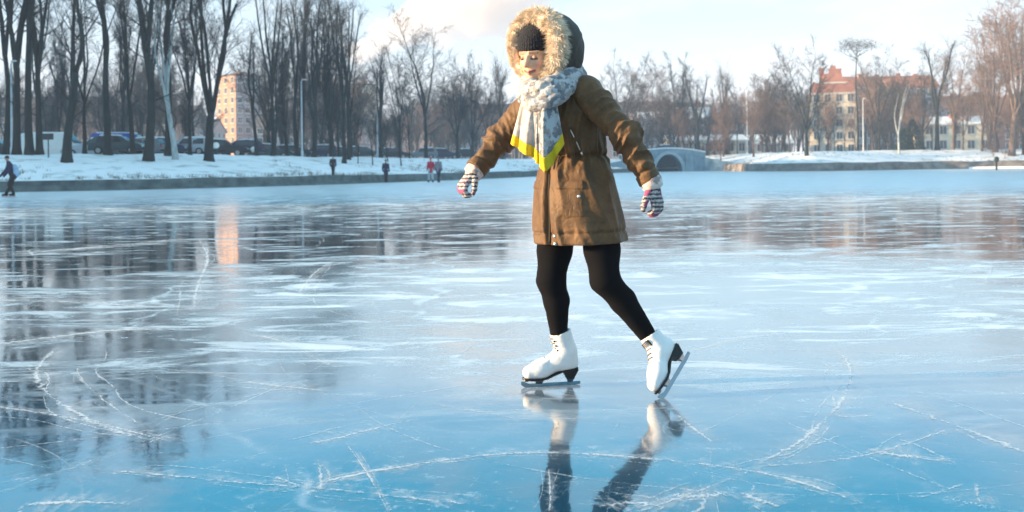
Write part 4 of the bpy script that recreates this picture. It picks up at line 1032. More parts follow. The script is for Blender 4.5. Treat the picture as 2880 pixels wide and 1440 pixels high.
def glass_mat():
    m, nt, N, L, B = nodes('window_glass'); B.inputs['Base Color'].default_value = (.03,.04,.05,1); B.inputs['Roughness'].default_value = .08; B.inputs['Specular IOR Level'].default_value = .6; return m
GLASS = glass_mat()
def building(name, label, at, rz, w, d, h, floors, cols, side_cols, wm, roof='flat', rm=None, rh=3., group=None, chim=0, gable_m=None, cat='building', overhang=.35, snow=False):
    """front faces -y in its own frame; 'at' is the middle of the front at ground level"""
    o = empty(name, at, label, cat, group, rz)
    m = MB(); m.box((0,d/2,h/2-1.), (w,d,h+2.)); m.build('wall', wm, o, world=False)
    rm = rm or DROOF
    if roof == 'flat':
        m = MB(); m.box((0,d/2,h+.25), (w+.5,d+.5,.5)); rf = m.build('roof', rm, o, world=False)
        m = MB(); m.box((w*.1,d*.6,h+1.0), (w*.3,d*.3,1.2)); m.build('roof_house', wm, rf, world=False)
    elif roof == 'gable':        # ridge along x
        e = overhang; m = MB(); z0 = h-.1
        for s in (-1,1):
            y0 = d/2+s*(d/2+e); m.loft([[(x,y0,z0-.15),(x,d/2,z0+rh),(x,d/2,z0+rh+.25),(x,y0,z0+.12)] for x in (-w/2-e, w/2+e)])
        rf = m.build('roof', rm, o, world=False)
        m = MB()
        for x in (-w/2, w/2): m.loft([[(x+dx,0,h),(x+dx,d,h),(x+dx,d/2,h+rh-.1)] for dx in (-.12,.12)])
        m.build('gable', gable_m or wm, o, world=False)
    elif roof == 'front_gable':  # ridge along y, stepped gable on the front
        e = .2; m = MB()
        for s in (-1,1):
            x0 = s*(w/2+e); m.loft([[(x0,y,h-.2),(0,y,h+rh),(0,y,h+rh+.25),(x0,y,h+.08)] for y in (.5, d+e)])
        rf = m.build('roof', rm, o, world=False); m = MB(); n = 5
        for k in range(n):
            ww = w*(1-k/n)*.98; m.box((0,.2,h+rh*(k+.5)/n*1.04), (ww,.6,rh/n*1.04+.002))
        m.box((0,.2,h+rh*1.1), (w*.12,.6,rh*.16))
        for s in (-1,1): m.box((s*w*.42,.2,h+rh*.3), (.7,.7,rh*.35))
        m.build('gable', gable_m or wm, o, world=False)
        b = MB()
        for k in range(2): b.box((0,-.14,h-.3+k*2.4), (w*(1-.45*k)+.2,.28,.35))
        b.build('cornice', TRIM, o, world=False)
    elif roof == 'hip':
        e = overhang; m = MB(); a = [(-w/2-e,-e,h),(w/2+e,-e,h),(w/2+e,d+e,h),(-w/2-e,d+e,h)]; q = min(w,d)*.42
        b = [(-w/2+q,d/2-.05,h+rh),(w/2-q,d/2-.05,h+rh),(w/2-q,d/2+.05,h+rh),(-w/2+q,d/2+.05,h+rh)]
        m.loft([[(x,y,z-.25) for x,y,z in a],a,b]); rf = m.build('roof', rm, o, world=False)
    for k in range(chim):
        x = -w/2+w*(k+.7)/(chim+.4); m = MB(); m.box((x,d*.5+((k%2)-.5)*d*.2,h+rh*.7), (.9,.7,rh*.9)); m.box((x,d*.5+((k%2)-.5)*d*.2,h+rh*1.15+.1), (1.1,.9,.25)); m.build('chimney', RBRICK, rf, world=False)
    fh = h/floors
    def win(cx, cy, z, ww, hh, side):
        m = MB()
        if side == 0:
            m.box((cx,cy-.03,z), (ww+.24,.10,hh+.24), m=0); m.box((cx,cy-.06,z), (ww,.08,hh), m=1); m.box((cx,cy-.09,z), (.07,.06,hh), m=0); m.box((cx,cy-.11,z-hh/2-.14), (ww+.4,.3,.12), m=0)
        else:
            s = side; m.box((cx+s*.03,cy,z), (.10,ww+.24,hh+.24), m=0); m.box((cx+s*.06,cy,z), (.08,ww,hh), m=1); m.box((cx+s*.09,cy,z), (.06,.07,hh), m=0); m.box((cx+s*.11,cy,z-hh/2-.14), (.3,ww+.4,.12), m=0)
        m.build('window', [WFR,GLASS], o, world=False)
    n = 0
    for f in range(floors):
        z = fh*(f+.55)
        for c in range(cols):
            if n < 96: win(-w/2+w*(c+.5)/cols, 0, z, min(1.3,w/cols*.5), min(1.7,fh*.55), 0); n += 1
        for s in (-1,1):
            for c in range(side_cols):
                if n < 96: win(s*w/2, d*(c+.5)/side_cols, z, min(1.3,d/side_cols*.5), min(1.7,fh*.55), s); n += 1
    return o
def gp(dx, Y, dz=0):
    p = P(dx, 380, Y); return np.array([p[0], Y, max(gz(p[0],Y),1.)+dz])
def hh(dx, dy, p): return P(dx, dy, p[1])[2]-p[2]
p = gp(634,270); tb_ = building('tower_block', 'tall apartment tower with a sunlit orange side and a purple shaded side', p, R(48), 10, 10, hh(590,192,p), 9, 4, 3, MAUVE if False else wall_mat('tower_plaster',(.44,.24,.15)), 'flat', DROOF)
m = MB(); m.box((0,0,hh(590,192,p)/2-.3), (9.7,.04,hh(590,192,p)-.6)); m.build('shade_slab', wall_mat('painted_shade_mauve',(.25,.22,.25)), tb_, world=False)  # grey mauve slab over the front face, its shade put into the colour
p = gp(925,330); building('tower_block', 'small distant orange tower block seen over the trees in the middle', p, R(35), 7, 6, hh(915,214,p), 9, 3, 3, ORANGE, 'flat', DROOF)
for dx, Y, w, ty, fl, cl, wm, rf, rm, lab in (
 (60,215,40,262,5,9,BROWN,'hip',DROOF,'long brownish apartment house behind the trees at the left edge'),
 (300,235,36,285,5,8,wall_mat('dusk_plaster',(.26,.20,.19)),'gable',DROOF,'long dusky pink house behind the trees and the blue van'),
 (455,250,16,318,4,5,PINK,'gable',DROOF,'narrow pinkish house between the leaning trunk and the vase shaped tree'),
 (770,260,30,305,4,7,MAUVE,'gable',DROOF,'mauve house hidden behind the dense dark row of trees')):
    p = gp(dx,Y); building('apartment_house', lab, p, R(rt.uniform(-6,8)), w, 12, hh(dx,ty+12,p), fl, cl, 3, wm, rf, rm, 3.2, 'houses behind the left trees', 2)
for dx, Y, w, ty, fl, cl, wm, rf, rm, lab in (
 (1015,255,16,300,4,4,MAUVE,'hip',DROOF,'mauve house under the small orange tower block'),
 (1105,240,17,292,4,5,PINK,'gable',RSNOW,'pinkish house with a snowy roof right of the tall airy tree'),
 (1195,235,20,268,5,5,GREYB,'gable',DROOF,'grey house with a dark roof in the middle distance'),
 (1270,235,13,292,4,4,PINK,'gable',RSNOW,'pink house with a snowy roof left of the woman\'s right arm'),
 (1600,235,20,262,5,6,PINK,'gable',DROOF,'pinkish row house just right of the woman\'s shoulder'),
 (1685,232,18,278,4,6,wall_mat('rose_plaster',(.42,.30,.30)),'gable',RSNOW,'rose coloured row house with a white roof edge behind the bridge'),
 (1725,250,20,262,4,5,MAUVE,'hip',DROOF,'mauve house with a dark hipped roof behind the bridge'),
 (1815,236,20,276,4,6,wall_mat('pale_rose',(.46,.38,.36)),'gable',RSNOW,'long pale rose house with a snow covered roof behind the knobby pollard'),
 (1905,240,16,285,4,5,RBRICK,'gable',RSNOW,'red brick house behind the white lamp mast')):
    p = gp(dx,Y); building('row_house', lab, p, R(rt.uniform(-5,5)), w, 11, hh(dx,ty+18,p), fl, cl, 3, wm, rf, rm, 2.6, 'row houses in the middle distance', 2)
p = gp(1782,205); building('low_house', 'low cream house with a snowy roof behind the stone bridge', p, R(4), 17, 8, hh(1782,352,p), 1, 7, 2, CREAM, 'gable', RSNOW, 1.1, None, 1)
p = gp(1945,205); building('low_house', 'small house under a steep white snowy roof left of the gabled house', p, R(-6), 8, 9, hh(1945,358,p), 1, 3, 2, GREYB, 'gable', RSNOW, 1.7, None, 1)
p = gp(2098,212); building('gabled_house', 'tall cream house with an ornate red stepped gable', p, R(-14), 9.6, 14, hh(2098,232,p), 5, 4, 4, CREAM, 'front_gable', TILE, 5.0, None, 2, RBRICK)
p = gp(2215,232); building('town_house', 'blue grey town house with a red tiled roof right of the gabled house', p, R(5), 13, 12, hh(2215,215,p), 5, 5, 3, GREYB, 'gable', TILE, 2.6, None, 2)
p = gp(2300,228); building('town_house', 'blue grey town house with an orange red roof behind the conifer', p, R(-8), 11, 12, hh(2300,218,p), 5, 4, 3, wall_mat('slate_plaster',(.27,.31,.36)), 'gable', TILE, 3.0, None, 2)
p = gp(2408,198); building('low_house', 'low cream house with a snow covered roof on the right', p, R(-9), 13.5, 9, hh(2408,310,p), 2, 5, 3, wall_mat('butter_plaster',(.66,.57,.42)), 'gable', RSNOW, 1.5, None, 1)
p = gp(2462,226); building('town_house', 'house with a long reddish tiled roof behind the low cream house', p, R(6), 17, 11, hh(2462,272,p), 3, 6, 3, PINK, 'gable', TILE, 3.2, None, 2)
p = gp(2556,215); building('town_house', 'brick house with a red roof behind the tallest tree at the right edge', p, R(-6), 12, 11, hh(2556,278,p), 4, 4, 3, RBRICK, 'gable', TILE, 3.2, None, 1)
# unseen long block added beyond the left edge to keep the left bank in shade
building('added_shade_block', 'long grey unseen block added beyond the left edge to shade the left bank', (-122,76,2.2), R(-90), 112, 12, 27, 9, 8, 0, GREYB, 'flat', RSNOW)
# ---- arched stone bridge
BST = mat('bridge_stone', (.13,.21,.26), .9, .25, .8, .6, 5, col2=(.24,.34,.40)); BSTD = mat('bridge_ring_stone', (.30,.39,.43), .9, .15, 1.2, .4, 6)
def bridge():
    Y = 156.; c = P(1683,428,Y); cx = c[0]; z1 = P(1683,373,Y)[2]; ra = (P(1717,428,Y)[0]-P(1649,428,Y)[0])/2; ha = P(1683,388,Y)[2]
    o = empty('stone_bridge', (cx,Y,0), 'pale stone footbridge with one round arch over the water at the far shore', 'bridge')
    wl, wr = P(1578,428,Y)[0]-cx, P(1775,428,Y)[0]-cx; dep = 9.0; m = MB()
    n = 24; arch = [(ra*math.cos(math.pi-math.pi*k/n), ha*math.sin(math.pi*k/n)) for k in range(n+1)]
    def top(x): return z1-.9-.9*(abs(x)/max(abs(wl),wr))**2
    xs = [wl,-ra-1.4]+[a[0] for a in arch]+[ra+1.4,wr]; bz = [-.3,-.3]+[a[1] for a in arch]+[-.3,-.3]
    bz[2] = -.3; bz[-3] = -.3
    secs = [[(x,-dep/2*0,z),(x,dep,z),(x,dep,top(x)),(x,0,top(x))] for x, z in zip(xs,bz)]
    m.loft(secs); m.build('bridge_body', BST, o, world=False)
    r = MB(); ring = []
    for k in range(n+1):
        t = math.pi-math.pi*k/n; i_ = (ra*math.cos(t), ha*math.sin(t)); u_ = ((ra+.55)*math.cos(t), (ha+.5)*math.sin(t)); ring.append([(i_[0],-.16,i_[1]),(i_[0],.02,i_[1]),(u_[0],.02,u_[1]),(u_[0],-.16,u_[1])])
    r.loft(ring); r.build('arch_ring', BSTD, o, world=False)
    bw = MB(); bw.box((0,dep*.55,ha*.5), (ra*2.3,.4,ha+.6)); bw.build('arch_shade_wall', mat('arch_shade_dark',(.02,.05,.06),.8,.3,2), o, world=False)  # added wall closing the arch, coloured dark for the shade inside
    for y in (-.1, dep-.3):
        pp = MB(); pp.loft([[(x,y,top(x)-.002),(x,y+.4,top(x)-.002),(x,y+.4,top(x)+.85),(x,y,top(x)+.85)] for x in np.linspace(wl,wr,17)]); pa = pp.build('parapet', BST, o, world=False)
        cpn = MB(); cpn.loft([[(x,y-.1,top(x)+.85),(x,y+.5,top(x)+.85),(x,y+.5,top(x)+1.02),(x,y-.1,top(x)+1.02)] for x in np.linspace(wl,wr,17)]); cpn.build('coping', RSNOW, pa, world=False)
    for x in (-ra-1.1, ra+1.1):
        pl = MB(); h = top(x)+.5; pl.loft([[(x-.7,-.5,-.3),(x+.7,-.5,-.3),(x+.7,.1,-.3),(x-.7,.1,-.3)],[(x-.55,-.32,h),(x+.55,-.32,h),(x+.55,.1,h),(x-.55,.1,h)]]); pl.build('pier', BST, o, world=False)
    for s, x in ((-1,wl+.5),(1,wr-.3)):
        wv = MB(); wv.loft([[(x,-.1,-.3),(x,.5,-.3),(x,.5,top(x)),(x,-.1,top(x))],[(x+s*4.5,-3.2,-.3),(x+s*4.6,-2.6,-.3),(x+s*4.6,-2.6,1.3),(x+s*4.5,-3.2,1.3)]]); wv.build('wing_wall', BST, o, world=False)
bridge()
# ---- parked cars
TYRE = mat('tyre_rubber', (.012,.012,.013), .8, .2, 9); RIM = mat('wheel_rim', (.35,.36,.37), .35, .1, 9, metal=.8)
def lamp_mat(name, c):
    m, nt, N, L, B = nodes(name); B.inputs['Base Color'].default_value = (*c,1); B.inputs['Roughness'].default_value = .15; return m
HEADL = lamp_mat('headlight_glass', (.75,.76,.75)); TAILL = lamp_mat('tail_light_glass', (.35,.01,.01))
PROF = {  # x, roof or bonnet height, upper half width as a share
 'hatchback': ([(-2.0,.72,.80),(-1.98,.92,.80),(-1.55,1.38,.72),(-.6,1.47,.72),(.25,1.42,.72),(.95,.98,.80),(1.75,.84,.82),(2.02,.66,.80)], 4.05, 1.72),
 'estate':    ([(-2.2,.74,.82),(-2.15,1.0,.80),(-1.85,1.42,.72),(-.6,1.50,.72),(.15,1.44,.72),(.85,.98,.80),(1.85,.84,.82),(2.2,.66,.80)], 4.4, 1.78),
 'van':       ([(-2.4,1.0,.92),(-2.38,1.9,.86),(-2.2,2.02,.84),(.6,2.02,.84),(1.1,1.9,.84),(1.75,1.15,.86),(2.25,1.0,.86),(2.4,.75,.84)], 4.8, 1.95)}
PAINTS = {}
def paint_of(n, c):
    if n not in PAINTS: PAINTS[n] = mat('car_paint_'+n, c, .28, .06, 6, spec=.5)
    return PAINTS[n]
CARP = {}
def car(kind, at, rz, pname, pcol, label, name=None):
    prof, Lg, Wd = PROF[kind]; belt = .92 if kind != 'van' else 1.15
    o = empty(name or ('parked_van' if kind == 'van' else 'parked_car'), at, label, 'van' if kind == 'van' else 'car', 'vehicles parked on top of the left bank', rz)
    key = (kind, pname)
    if key in CARP: 
        for n, me, lc in CARP[key]:
            c = bpy.data.objects.new(n, me); COL.objects.link(c); c.parent = o; c.location = lc
        return o
    pm = paint_of(pname, pcol); w = Wd/2; parts = []
    def rec(ob): parts.append((ob.name.split('.')[0], ob.data, tuple(ob.location))); return ob
    m = MB(); secs = []
    for x, zt, k in prof:
        zb = .30; b2 = min(belt, zt-.02); wt = w*(k if zt > belt+.1 else .94); secs.append([(x,-w*.94,zb),(x,w*.94,zb),(x,w,b2*.6+.1),(x,w*.97,b2),(x,wt,zt),(x,-wt,zt),(x,-w*.97,b2),(x,-w,b2*.6+.1)])
    m.loft(secs); rec(m.build('body', pm, o, world=False))
    cab = [(x,zt,k) for x, zt, k in prof if zt > belt+.15]; x0, x1 = cab[0][0]+.15, cab[-1][0]
    for s in (-1,1):
        for a, b in (((x0+.0),(x0+x1)/2-.05),((x0+x1)/2+.05,x1-.05)):
            if kind == 'van' and a < 0: continue
            m = MB(); zt = cab[1][1]-.10; kt = cab[1][2]; yb, yt = s*(w*.975+.012), s*(w*kt+.03); q = .28 if b > x1-.3 else .05
            m.loft([[(a,yb,belt+.03),(b+q,yb,belt+.03),(b,yt,zt),(a+.06,yt,zt)],[(a,yb-s*.03,belt+.03),(b+q,yb-s*.03,belt+.03),(b,yt-s*.03,zt),(a+.06,yt-s*.03,zt)]]); rec(m.build('side_window', GLASS, o, world=False))
    i = len(cab)-1; xa, za = cab[-1][0], cab[-1][1]; xb, zb = [(x,z) for x,z,k in prof if x > xa][0]
    for nm, (xa,za),(xb,zb), sg in (('windscreen',(xa,za),(xb,zb),1),('rear_window',(cab[0][0],cab[0][1]),[(x,z) for x,z,k in prof if x < cab[0][0] or (kind=='van' and x==cab[0][0])][-1],-1)):
        m = MB(); t0, t1 = .08, .92
        A = np.array((xa+(xb-xa)*t0, 0, za+(zb-za)*t0)); Bq = np.array((xa+(xb-xa)*t1, 0, za+(zb-za)*t1)); nn = np.array((.03*sg,0,.03))
        m.loft([[A+nn+(0,-w*.66,0),A+nn+(0,w*.66,0),Bq+nn+(0,w*.76,0),Bq+nn+(0,-w*.76,0)],[A-nn+(0,-w*.66,0),A-nn+(0,w*.66,0),Bq-nn+(0,w*.76,0),Bq-nn+(0,-w*.76,0)]]); rec(m.build(nm, GLASS, o, world=False))
    for x in (-Lg*.30, Lg*.31):
        for s in (-1,1):
            m = MB(); m.tube([(0,-.1,0),(0,.1,0)], .31, 18); m.tube([(0,s*.1,0),(0,s*.115,0)], .19, 12, 1); q = m.build('wheel', [TYRE,RIM], o, world=False); q.location = (x, s*(w-.06), .31); rec(q)
    for s in (-1,1):
        m = MB(); m.box((prof[-1][0]-.06,s*w*.66,.64), (.16,.34,.14)); rec(m.build('headlight', HEADL, o, world=False)); m = MB(); m.box((prof[0][0]+.05,s*w*.76,.82), (.14,.22,.26)); rec(m.build('tail_light', TAILL, o, world=False))
    m = MB(); m.box((prof[-1][0]-.02,0,.42), (.12,Wd*.92,.18)); m.box((prof[0][0]+.02,0,.42), (.12,Wd*.92,.18)); rec(m.build('bumper', TYRE, o, world=False))
    m = MB(); zt = cab[1][1]; m.loft([[(cab[0][0]+.3,-w*.62,zt-.03),(x1-.1,-w*.62,zt-.03),(x1-.1,w*.62,zt-.03),(cab[0][0]+.3,w*.62,zt-.03)],[(cab[0][0]+.4,-w*.56,zt+.09),(x1-.2,-w*.56,zt+.06),(x1-.2,w*.56,zt+.06),(cab[0][0]+.4,w*.56,zt+.09)]]); rec(m.build('roof_snow', RSNOW, o, world=False))
    CARP[key] = parts; return o
CARS = [
 (-8,77,'estate',.1,'black',(.01,.012,.016),'black estate car at the very left, behind the skater with the light blue bag'),(46,80,'hatchback',.1,'black',(.01,.012,.016),'black hatchback parked left of the thick tree group'),
 (140,76,'van',.05,'white',(.72,.71,.68),'white van with a dark windscreen parked behind the forked tree'),(236,76,'estate',3.2,'silver',(.38,.42,.46),'silver estate car parked right of the forked tree'),
 (312,80,'van',.1,'blue',(.02,.06,.36),'bright blue van parked left of the thick straight trunk'),(298,74,'hatchback',.05,'dark_green',(.015,.045,.05),'dark green car in front of the blue van'),(352,78,'hatchback',3.1,'grey',(.16,.18,.2),'grey car between the blue van and the thick straight trunk'),
 (408,80,'hatchback',.1,'navy',(.012,.02,.06),'navy car behind the leaning trunk'),(468,82,'estate',3.2,'silver',(.38,.42,.46),'silver car parked behind the pale slim tree'),(500,86,'hatchback',.2,'navy',(.012,.02,.06),'navy car left of the vase shaped tree'),
 (562,84,'estate',.1,'black',(.01,.012,.016),'black estate car right of the vase shaped tree'),(606,86,'hatchback',3.3,'navy',(.012,.02,.06),'dark car parked below the orange tower block'),
 (682,98,'estate',.1,'dark_green',(.015,.045,.05),'dark green estate car right of the forked pollard'),(738,104,'hatchback',.1,'black',(.01,.012,.016),'black car left of the white lamp post'),(800,108,'estate',3.2,'navy',(.012,.02,.06),'navy estate car right of the white lamp post'),
 (860,112,'hatchback',.1,'dark_green',(.015,.045,.05),'dark green hatchback under the broad dense tree'),(918,118,'estate',.1,'dark_green',(.015,.045,.05),'dark green car above the leaning young trees'),(990,124,'hatchback',.1,'black',(.01,.012,.016),'black car right of the dense pollard'),
 (1060,128,'estate',3.2,'grey',(.16,.18,.2),'grey car beneath the tall airy tree'),(1118,132,'estate',.1,'navy',(.012,.02,.06),'navy estate car above the two walkers'),(1180,138,'hatchback',.1,'black',(.01,.012,.016),'black car beneath the round crowned trees'),(1240,145,'estate',3.2,'navy',(.012,.02,.06),'navy car left of the woman\'s right glove')]
for dx, Y, k, rz, pn, pc, lab in CARS:
    q = gp(dx,Y); car(k, (q[0],Y,q[2]+.0), rz, pn, pc, lab)
q = P(1680,372,159); car('hatchback', (q[0],159.,P(1683,373,156)[2]-.85), .05, 'navy', (.012,.02,.06), 'small dark car crossing the stone bridge')
# ---- lamp posts and signs
POLE = mat('pale_pole', (.62,.65,.68), .5, .1, 5); DPOLE = mat('dark_pole', (.03,.035,.04), .6, .2, 5)
def globe_mat():
    m, nt, N, L, B = nodes('lamp_globe'); B.inputs['Base Color'].default_value = (.85,.82,.76,1); B.inputs['Roughness'].default_value = .25; return m
GLB = globe_mat()
def ball(c, r, nu=12, nv=8):
    V = []; Fc = []
    for j in range(nv+1):
        for i in range(nu): th = math.pi*j/nv; V.append((c[0]+r*math.sin(th)*math.cos(2*math.pi*i/nu), c[1]+r*math.sin(th)*math.sin(2*math.pi*i/nu), c[2]+r*math.cos(th)))
    for j in range(nv):
        for i in range(nu): k = (i+1)%nu; Fc.append((j*nu+i,(j+1)*nu+i,(j+1)*nu+k,j*nu+k))
    return V, Fc
def lamp_post(dx, by, ty, label, r=.09, globe=False, pm=POLE, arm=True):
    p = ground_hit(dx, by); h = htop(p,ty,dx); o = empty('lamp_post', p, label, 'lamp post', 'lamp posts along the bank')
    m = MB(); m.tube([(0,0,-.3),(0,0,.5),(0,0,.55),(0,0,h)], [r*1.6,r*1.5,r,r*.65], 10); m.build('pole', pm, o, world=False, smooth=True)
    if globe:
        m = MB(); m.add(*ball((0,0,h+.2),.26)); m.build('globe', GLB, o, world=False, smooth=True); m = MB(); m.tube([(0,0,h-.1),(0,0,h+.02)],[.06,.14],10); m.build('collar', DPOLE, o, world=False)
    elif arm:
        m = MB(); m.tube([(0,0,h-.1),(.05,-.02,h+.1),(.2,-.1,h+.16)], [r*.6,r*.5,r*.45], 8); a = m.build('arm', pm, o, world=False, smooth=True); m = MB(); m.box((.3,-.14,h+.16),(.4,.2,.1)); m.build('lamp_head', WFR, a, world=False)
for a in ((30,388,160,'pale lamp post among the thick trunks at the left edge'),(760,388,205,'white lamp post in front of the dense dark row of trees'),(950,386,262,'white lamp post left of the person in dark clothes'),(1880,380,228,'tall white lamp mast right of the low cream house behind the bridge'),(2172,378,250,'pale lamp post right of the gabled house')):
    lamp_post(*a, r=.085)
for a in ((544,388,372,'dark park lamp with a round cream globe left of the vase shaped tree'),(638,390,382,'park lamp with a round white globe below the tower block'),(512,396,405,'')):
    if a[3]: lamp_post(*a, r=.05, globe=True, pm=DPOLE)
p = ground_hit(122,397); o = empty('sign_post', p, 'small dark sign board on a post in front of the white van', 'sign')
m = MB(); m.tube([(0,0,-.3),(0,0,1.35)], .04, 8); m.build('post', DPOLE, o, world=False); m = MB(); m.box((0,-.06,1.42),(.75,.05,.42)); m.build('board', DPOLE, o, world=False)
p = ICE(2507,428); o = empty('wooden_post', (p[0],p[1],0), 'dark wooden mooring post with a thick head standing in the ice near the right bank', 'post')
m = MB(); m.tube([(0,0,-.2),(0,0,.8),(0,0,1.0)], [.11,.10,.12], 9); m.build('post', BARK, o, world=False, smooth=True); m = MB(); m.tube([(0,0,1.0),(.02,0,1.1),(.03,0,1.5),(0,0,1.62)], [.16,.27,.26,.1], 9); m.build('head', BARK, o, world=False, smooth=True)

# ---- dry grass poking out of the snow on the banks
STRAW = mat('dry_grass', (.10,.085,.06), .9, .4, 3, col2=(.20,.17,.12))
rg = random.Random(8); m = MB(); xs_, ys_ = [], []
for _ in range(3400):
    if rg.random() < .6: k = rg.randrange(len(SH)); d_ = rg.uniform(.8,14)*rg.random()**.5
    else: k = rg.randrange(max(1,len(SH))); d_ = rg.uniform(.5,2)
    q = SH[k]+_N0[k]*d_; xs_.append(q[0]); ys_.append(q[1])
zs_ = ground_z(np.array(xs_), np.array(ys_), True)
for x, y, z in zip(xs_,ys_,zs_):
    if z < .2 or vn(np.array([[x*.16,y*.16]]))[0] < .45: continue
    for _ in range(7):
        a = rg.uniform(0,6.28); l = rg.uniform(.10,.34); bx, by = x+rg.gauss(0,.12), y+rg.gauss(0,.12)
        m.add([(bx-.012,by,z-.03),(bx+.012,by,z-.03),(bx+l*.5*math.cos(a),by+l*.5*math.sin(a),z+l)],[(0,1,2)])
tag(m.build('dry_grass', STRAW), 'dry grass blades poking through the snow of the banks', kind='stuff')
# ------------------------------------------------------------------ other people on the ice and the bank
def tone_skin(o, c=(.50,.28,.19)):
    n = len(o.data.vertices); a = o.data.color_attributes.new('tone','FLOAT_COLOR','POINT'); a.data.foreach_set('color', np.tile(np.array((*c,1.),np.float32), n))
def person(at, h, rz, J, label, top, bottom, hat, topname='jacket', botname='trousers', hem=.46, skates=True, hair=None, pack=None):
    """J: joints as shares of the height in the person's own frame (x to the left hand, y behind, z up)"""
    ca, sa = math.cos(rz), math.sin(rz)
    def w(v): v = np.array(v,float)*h; return np.array((v[0]*ca-v[1]*sa+at[0], v[0]*sa+v[1]*ca+at[1], v[2]+at[2]))
    q = {k: w(v) for k, v in J.items()}; s = h
    def body(p):
        d = cap(p,q['pel'],q['chest'],.060*s,.062*s); d = smin(d, cap(p,q['chest'],q['neck'],.06*s,.03*s), .02); d = smin(d, ell(p,q['head'],(.042*s,.050*s,.064*s)), .01)
        d = smin(d, cap(p,q['head']+np.array((-sa*-.05*s,ca*-.05*s,-.012*s)),q['head']+np.array((-sa*-.03*s,ca*-.03*s,.01*s)),.008*s), .005)
        for z in 'LR':
            d = smin(d, cap(p,q['sh'+z],q['el'+z],.026*s,.021*s), .02); d = smin(d, cap(p,q['el'+z],q['ha'+z],.020*s,.016*s), .01); d = smin(d, np.linalg.norm(p-q['ha'+z],axis=1)-.025*s, .01)
            d = smin(d, cap(p,q['hip'+z],q['kn'+z],.045*s,.032*s), .02); d = smin(d, cap(p,q['kn'+z],q['an'+z],.032*s,.022*s), .01)
        return d
    P_ = np.array(list(q.values())); lo, hi = P_.min(0)-.16*s, P_.max(0)+.16*s; hs = .017*s; ax = [axis(lo[k],hi[k],hs) for k in range(3)]
    V, Fc = nets(body, ax); o = obj('person', V, Fc, SKIN, loc=at); tone_skin(o); tag(o, label, 'person')
    def jac(p):
        d = smin(cap(p,q['pel']+(q['pel']-q['chest'])*hem*.4,q['chest'],.080*s,.080*s), cap(p,q['chest'],q['neck'],.080*s,.045*s), .03)
        for z in 'LR':
            d = smin(d, cap(p,q['sh'+z],q['el'+z],.042*s,.034*s), .02); d = smin(d, cap(p,q['el'+z],q['ha'+z],.034*s,.026*s), .012)
        return d-.006*s*ridge(p*(9/s))
    V, Fc = nets(jac, ax); obj(topname, V, Fc, top, o)
    def tro(p):
        d = np.full(len(p),9.)
        for z in 'LR': d = np.minimum(d, smin(cap(p,q['hip'+z],q['kn'+z],.062*s,.044*s), cap(p,q['kn'+z],q['an'+z],.044*s,.034*s), .015))
        return smin(d, cap(p,q['hipL'],q['hipR'],.062*s), .02)-.004*s*ridge(p*(10/s))
    V, Fc = nets(tro, ax); obj(botname, V, Fc, bottom, o)
    def hatf(p): d = ell(p,q['head']+np.array((0,0,.024*s)),(.052*s,.060*s,.056*s)); return np.maximum(d, q['head'][2]+.012*s-p[:,2])
    V, Fc = nets(hatf, ax); obj('hat', V, Fc, hat, o)
    fd = np.array((sa,-ca,0))
    for z in 'LR':
        a = q['an'+z]; V, Fc = nets(lambda p: smin(cap(p,a+np.array((0,0,.005*s)),a-np.array((0,0,.035*s)),.036*s), cap(p,a-np.array((0,0,.038*s)),a+fd*.085*s-np.array((0,0,.042*s)),.030*s,.024*s), .02), [axis(a[k]-.17*s,a[k]+.17*s,hs*.8) for k in range(3)])
        b = obj('skate_boot' if skates else 'shoe', V, Fc, LEGG, o)
        if skates:
            m = MB(); c = a+fd*.03*s; m.box((c[0],c[1],a[2]-.075*s),(.006,.28*s/1.75*1.0,.03*s), rz); m.build('blade', STEEL, b)
    return o
def cloth(n, c): return mat(n, c, .8, .2, 6, .2, 20)
BLK = cloth('black_cloth',(.010,.012,.018)); NVY = cloth('navy_cloth',(.012,.018,.06)); LBL = cloth('light_blue_cloth',(.34,.50,.66)); RED = cloth('red_cloth',(.50,.02,.05)); GRY = cloth('grey_cloth',(.20,.20,.23)); LGT = cloth('light_trousers',(.42,.47,.5))
STAND = dict(pel=(0,0,.53),chest=(0,0,.73),neck=(0,0,.83),head=(0,-.01,.925),shL=(.105,0,.80),shR=(-.105,0,.80),elL=(.135,.02,.63),elR=(-.135,.02,.63),haL=(.14,-.04,.50),haR=(-.14,-.04,.50),
             hipL=(.05,0,.51),hipR=(-.05,0,.51),knL=(.06,-.02,.29),knR=(-.06,-.01,.29),anL=(.065,.0,.09),anR=(-.065,0,.09))
# stooping skater at the left edge
J = dict(STAND); J.update(pel=(0,.05,.53),chest=(0,-.01,.73),neck=(0,-.04,.83),head=(0,-.07,.92),shL=(.10,-.02,.80),shR=(-.10,-.02,.80),elL=(.13,-.05,.63),elR=(-.12,-.10,.64),haL=(.10,-.14,.50),haR=(-.05,-.22,.50),hipL=(.05,.05,.51),hipR=(-.05,.05,.51),knL=(.05,-.03,.30),knR=(-.06,.02,.29),anL=(.05,.06,.09),anR=(-.06,-.09,.09))
p = ICE(27,495); person((p[0],p[1],0), 1.78, R(-62), J, 'skater in dark clothes with a light blue backpack at the very left edge', NVY, BLK, BLK)
LEFT_SKATER = [o for o in bpy.data.objects if o.get('label','').startswith('skater in dark clothes')][0]
ca, sa = math.cos(R(-62)), math.sin(R(-62)); bp = lambda v: np.array((v[0]*ca-v[1]*sa+p[0], v[0]*sa+v[1]*ca+p[1], v[2]))
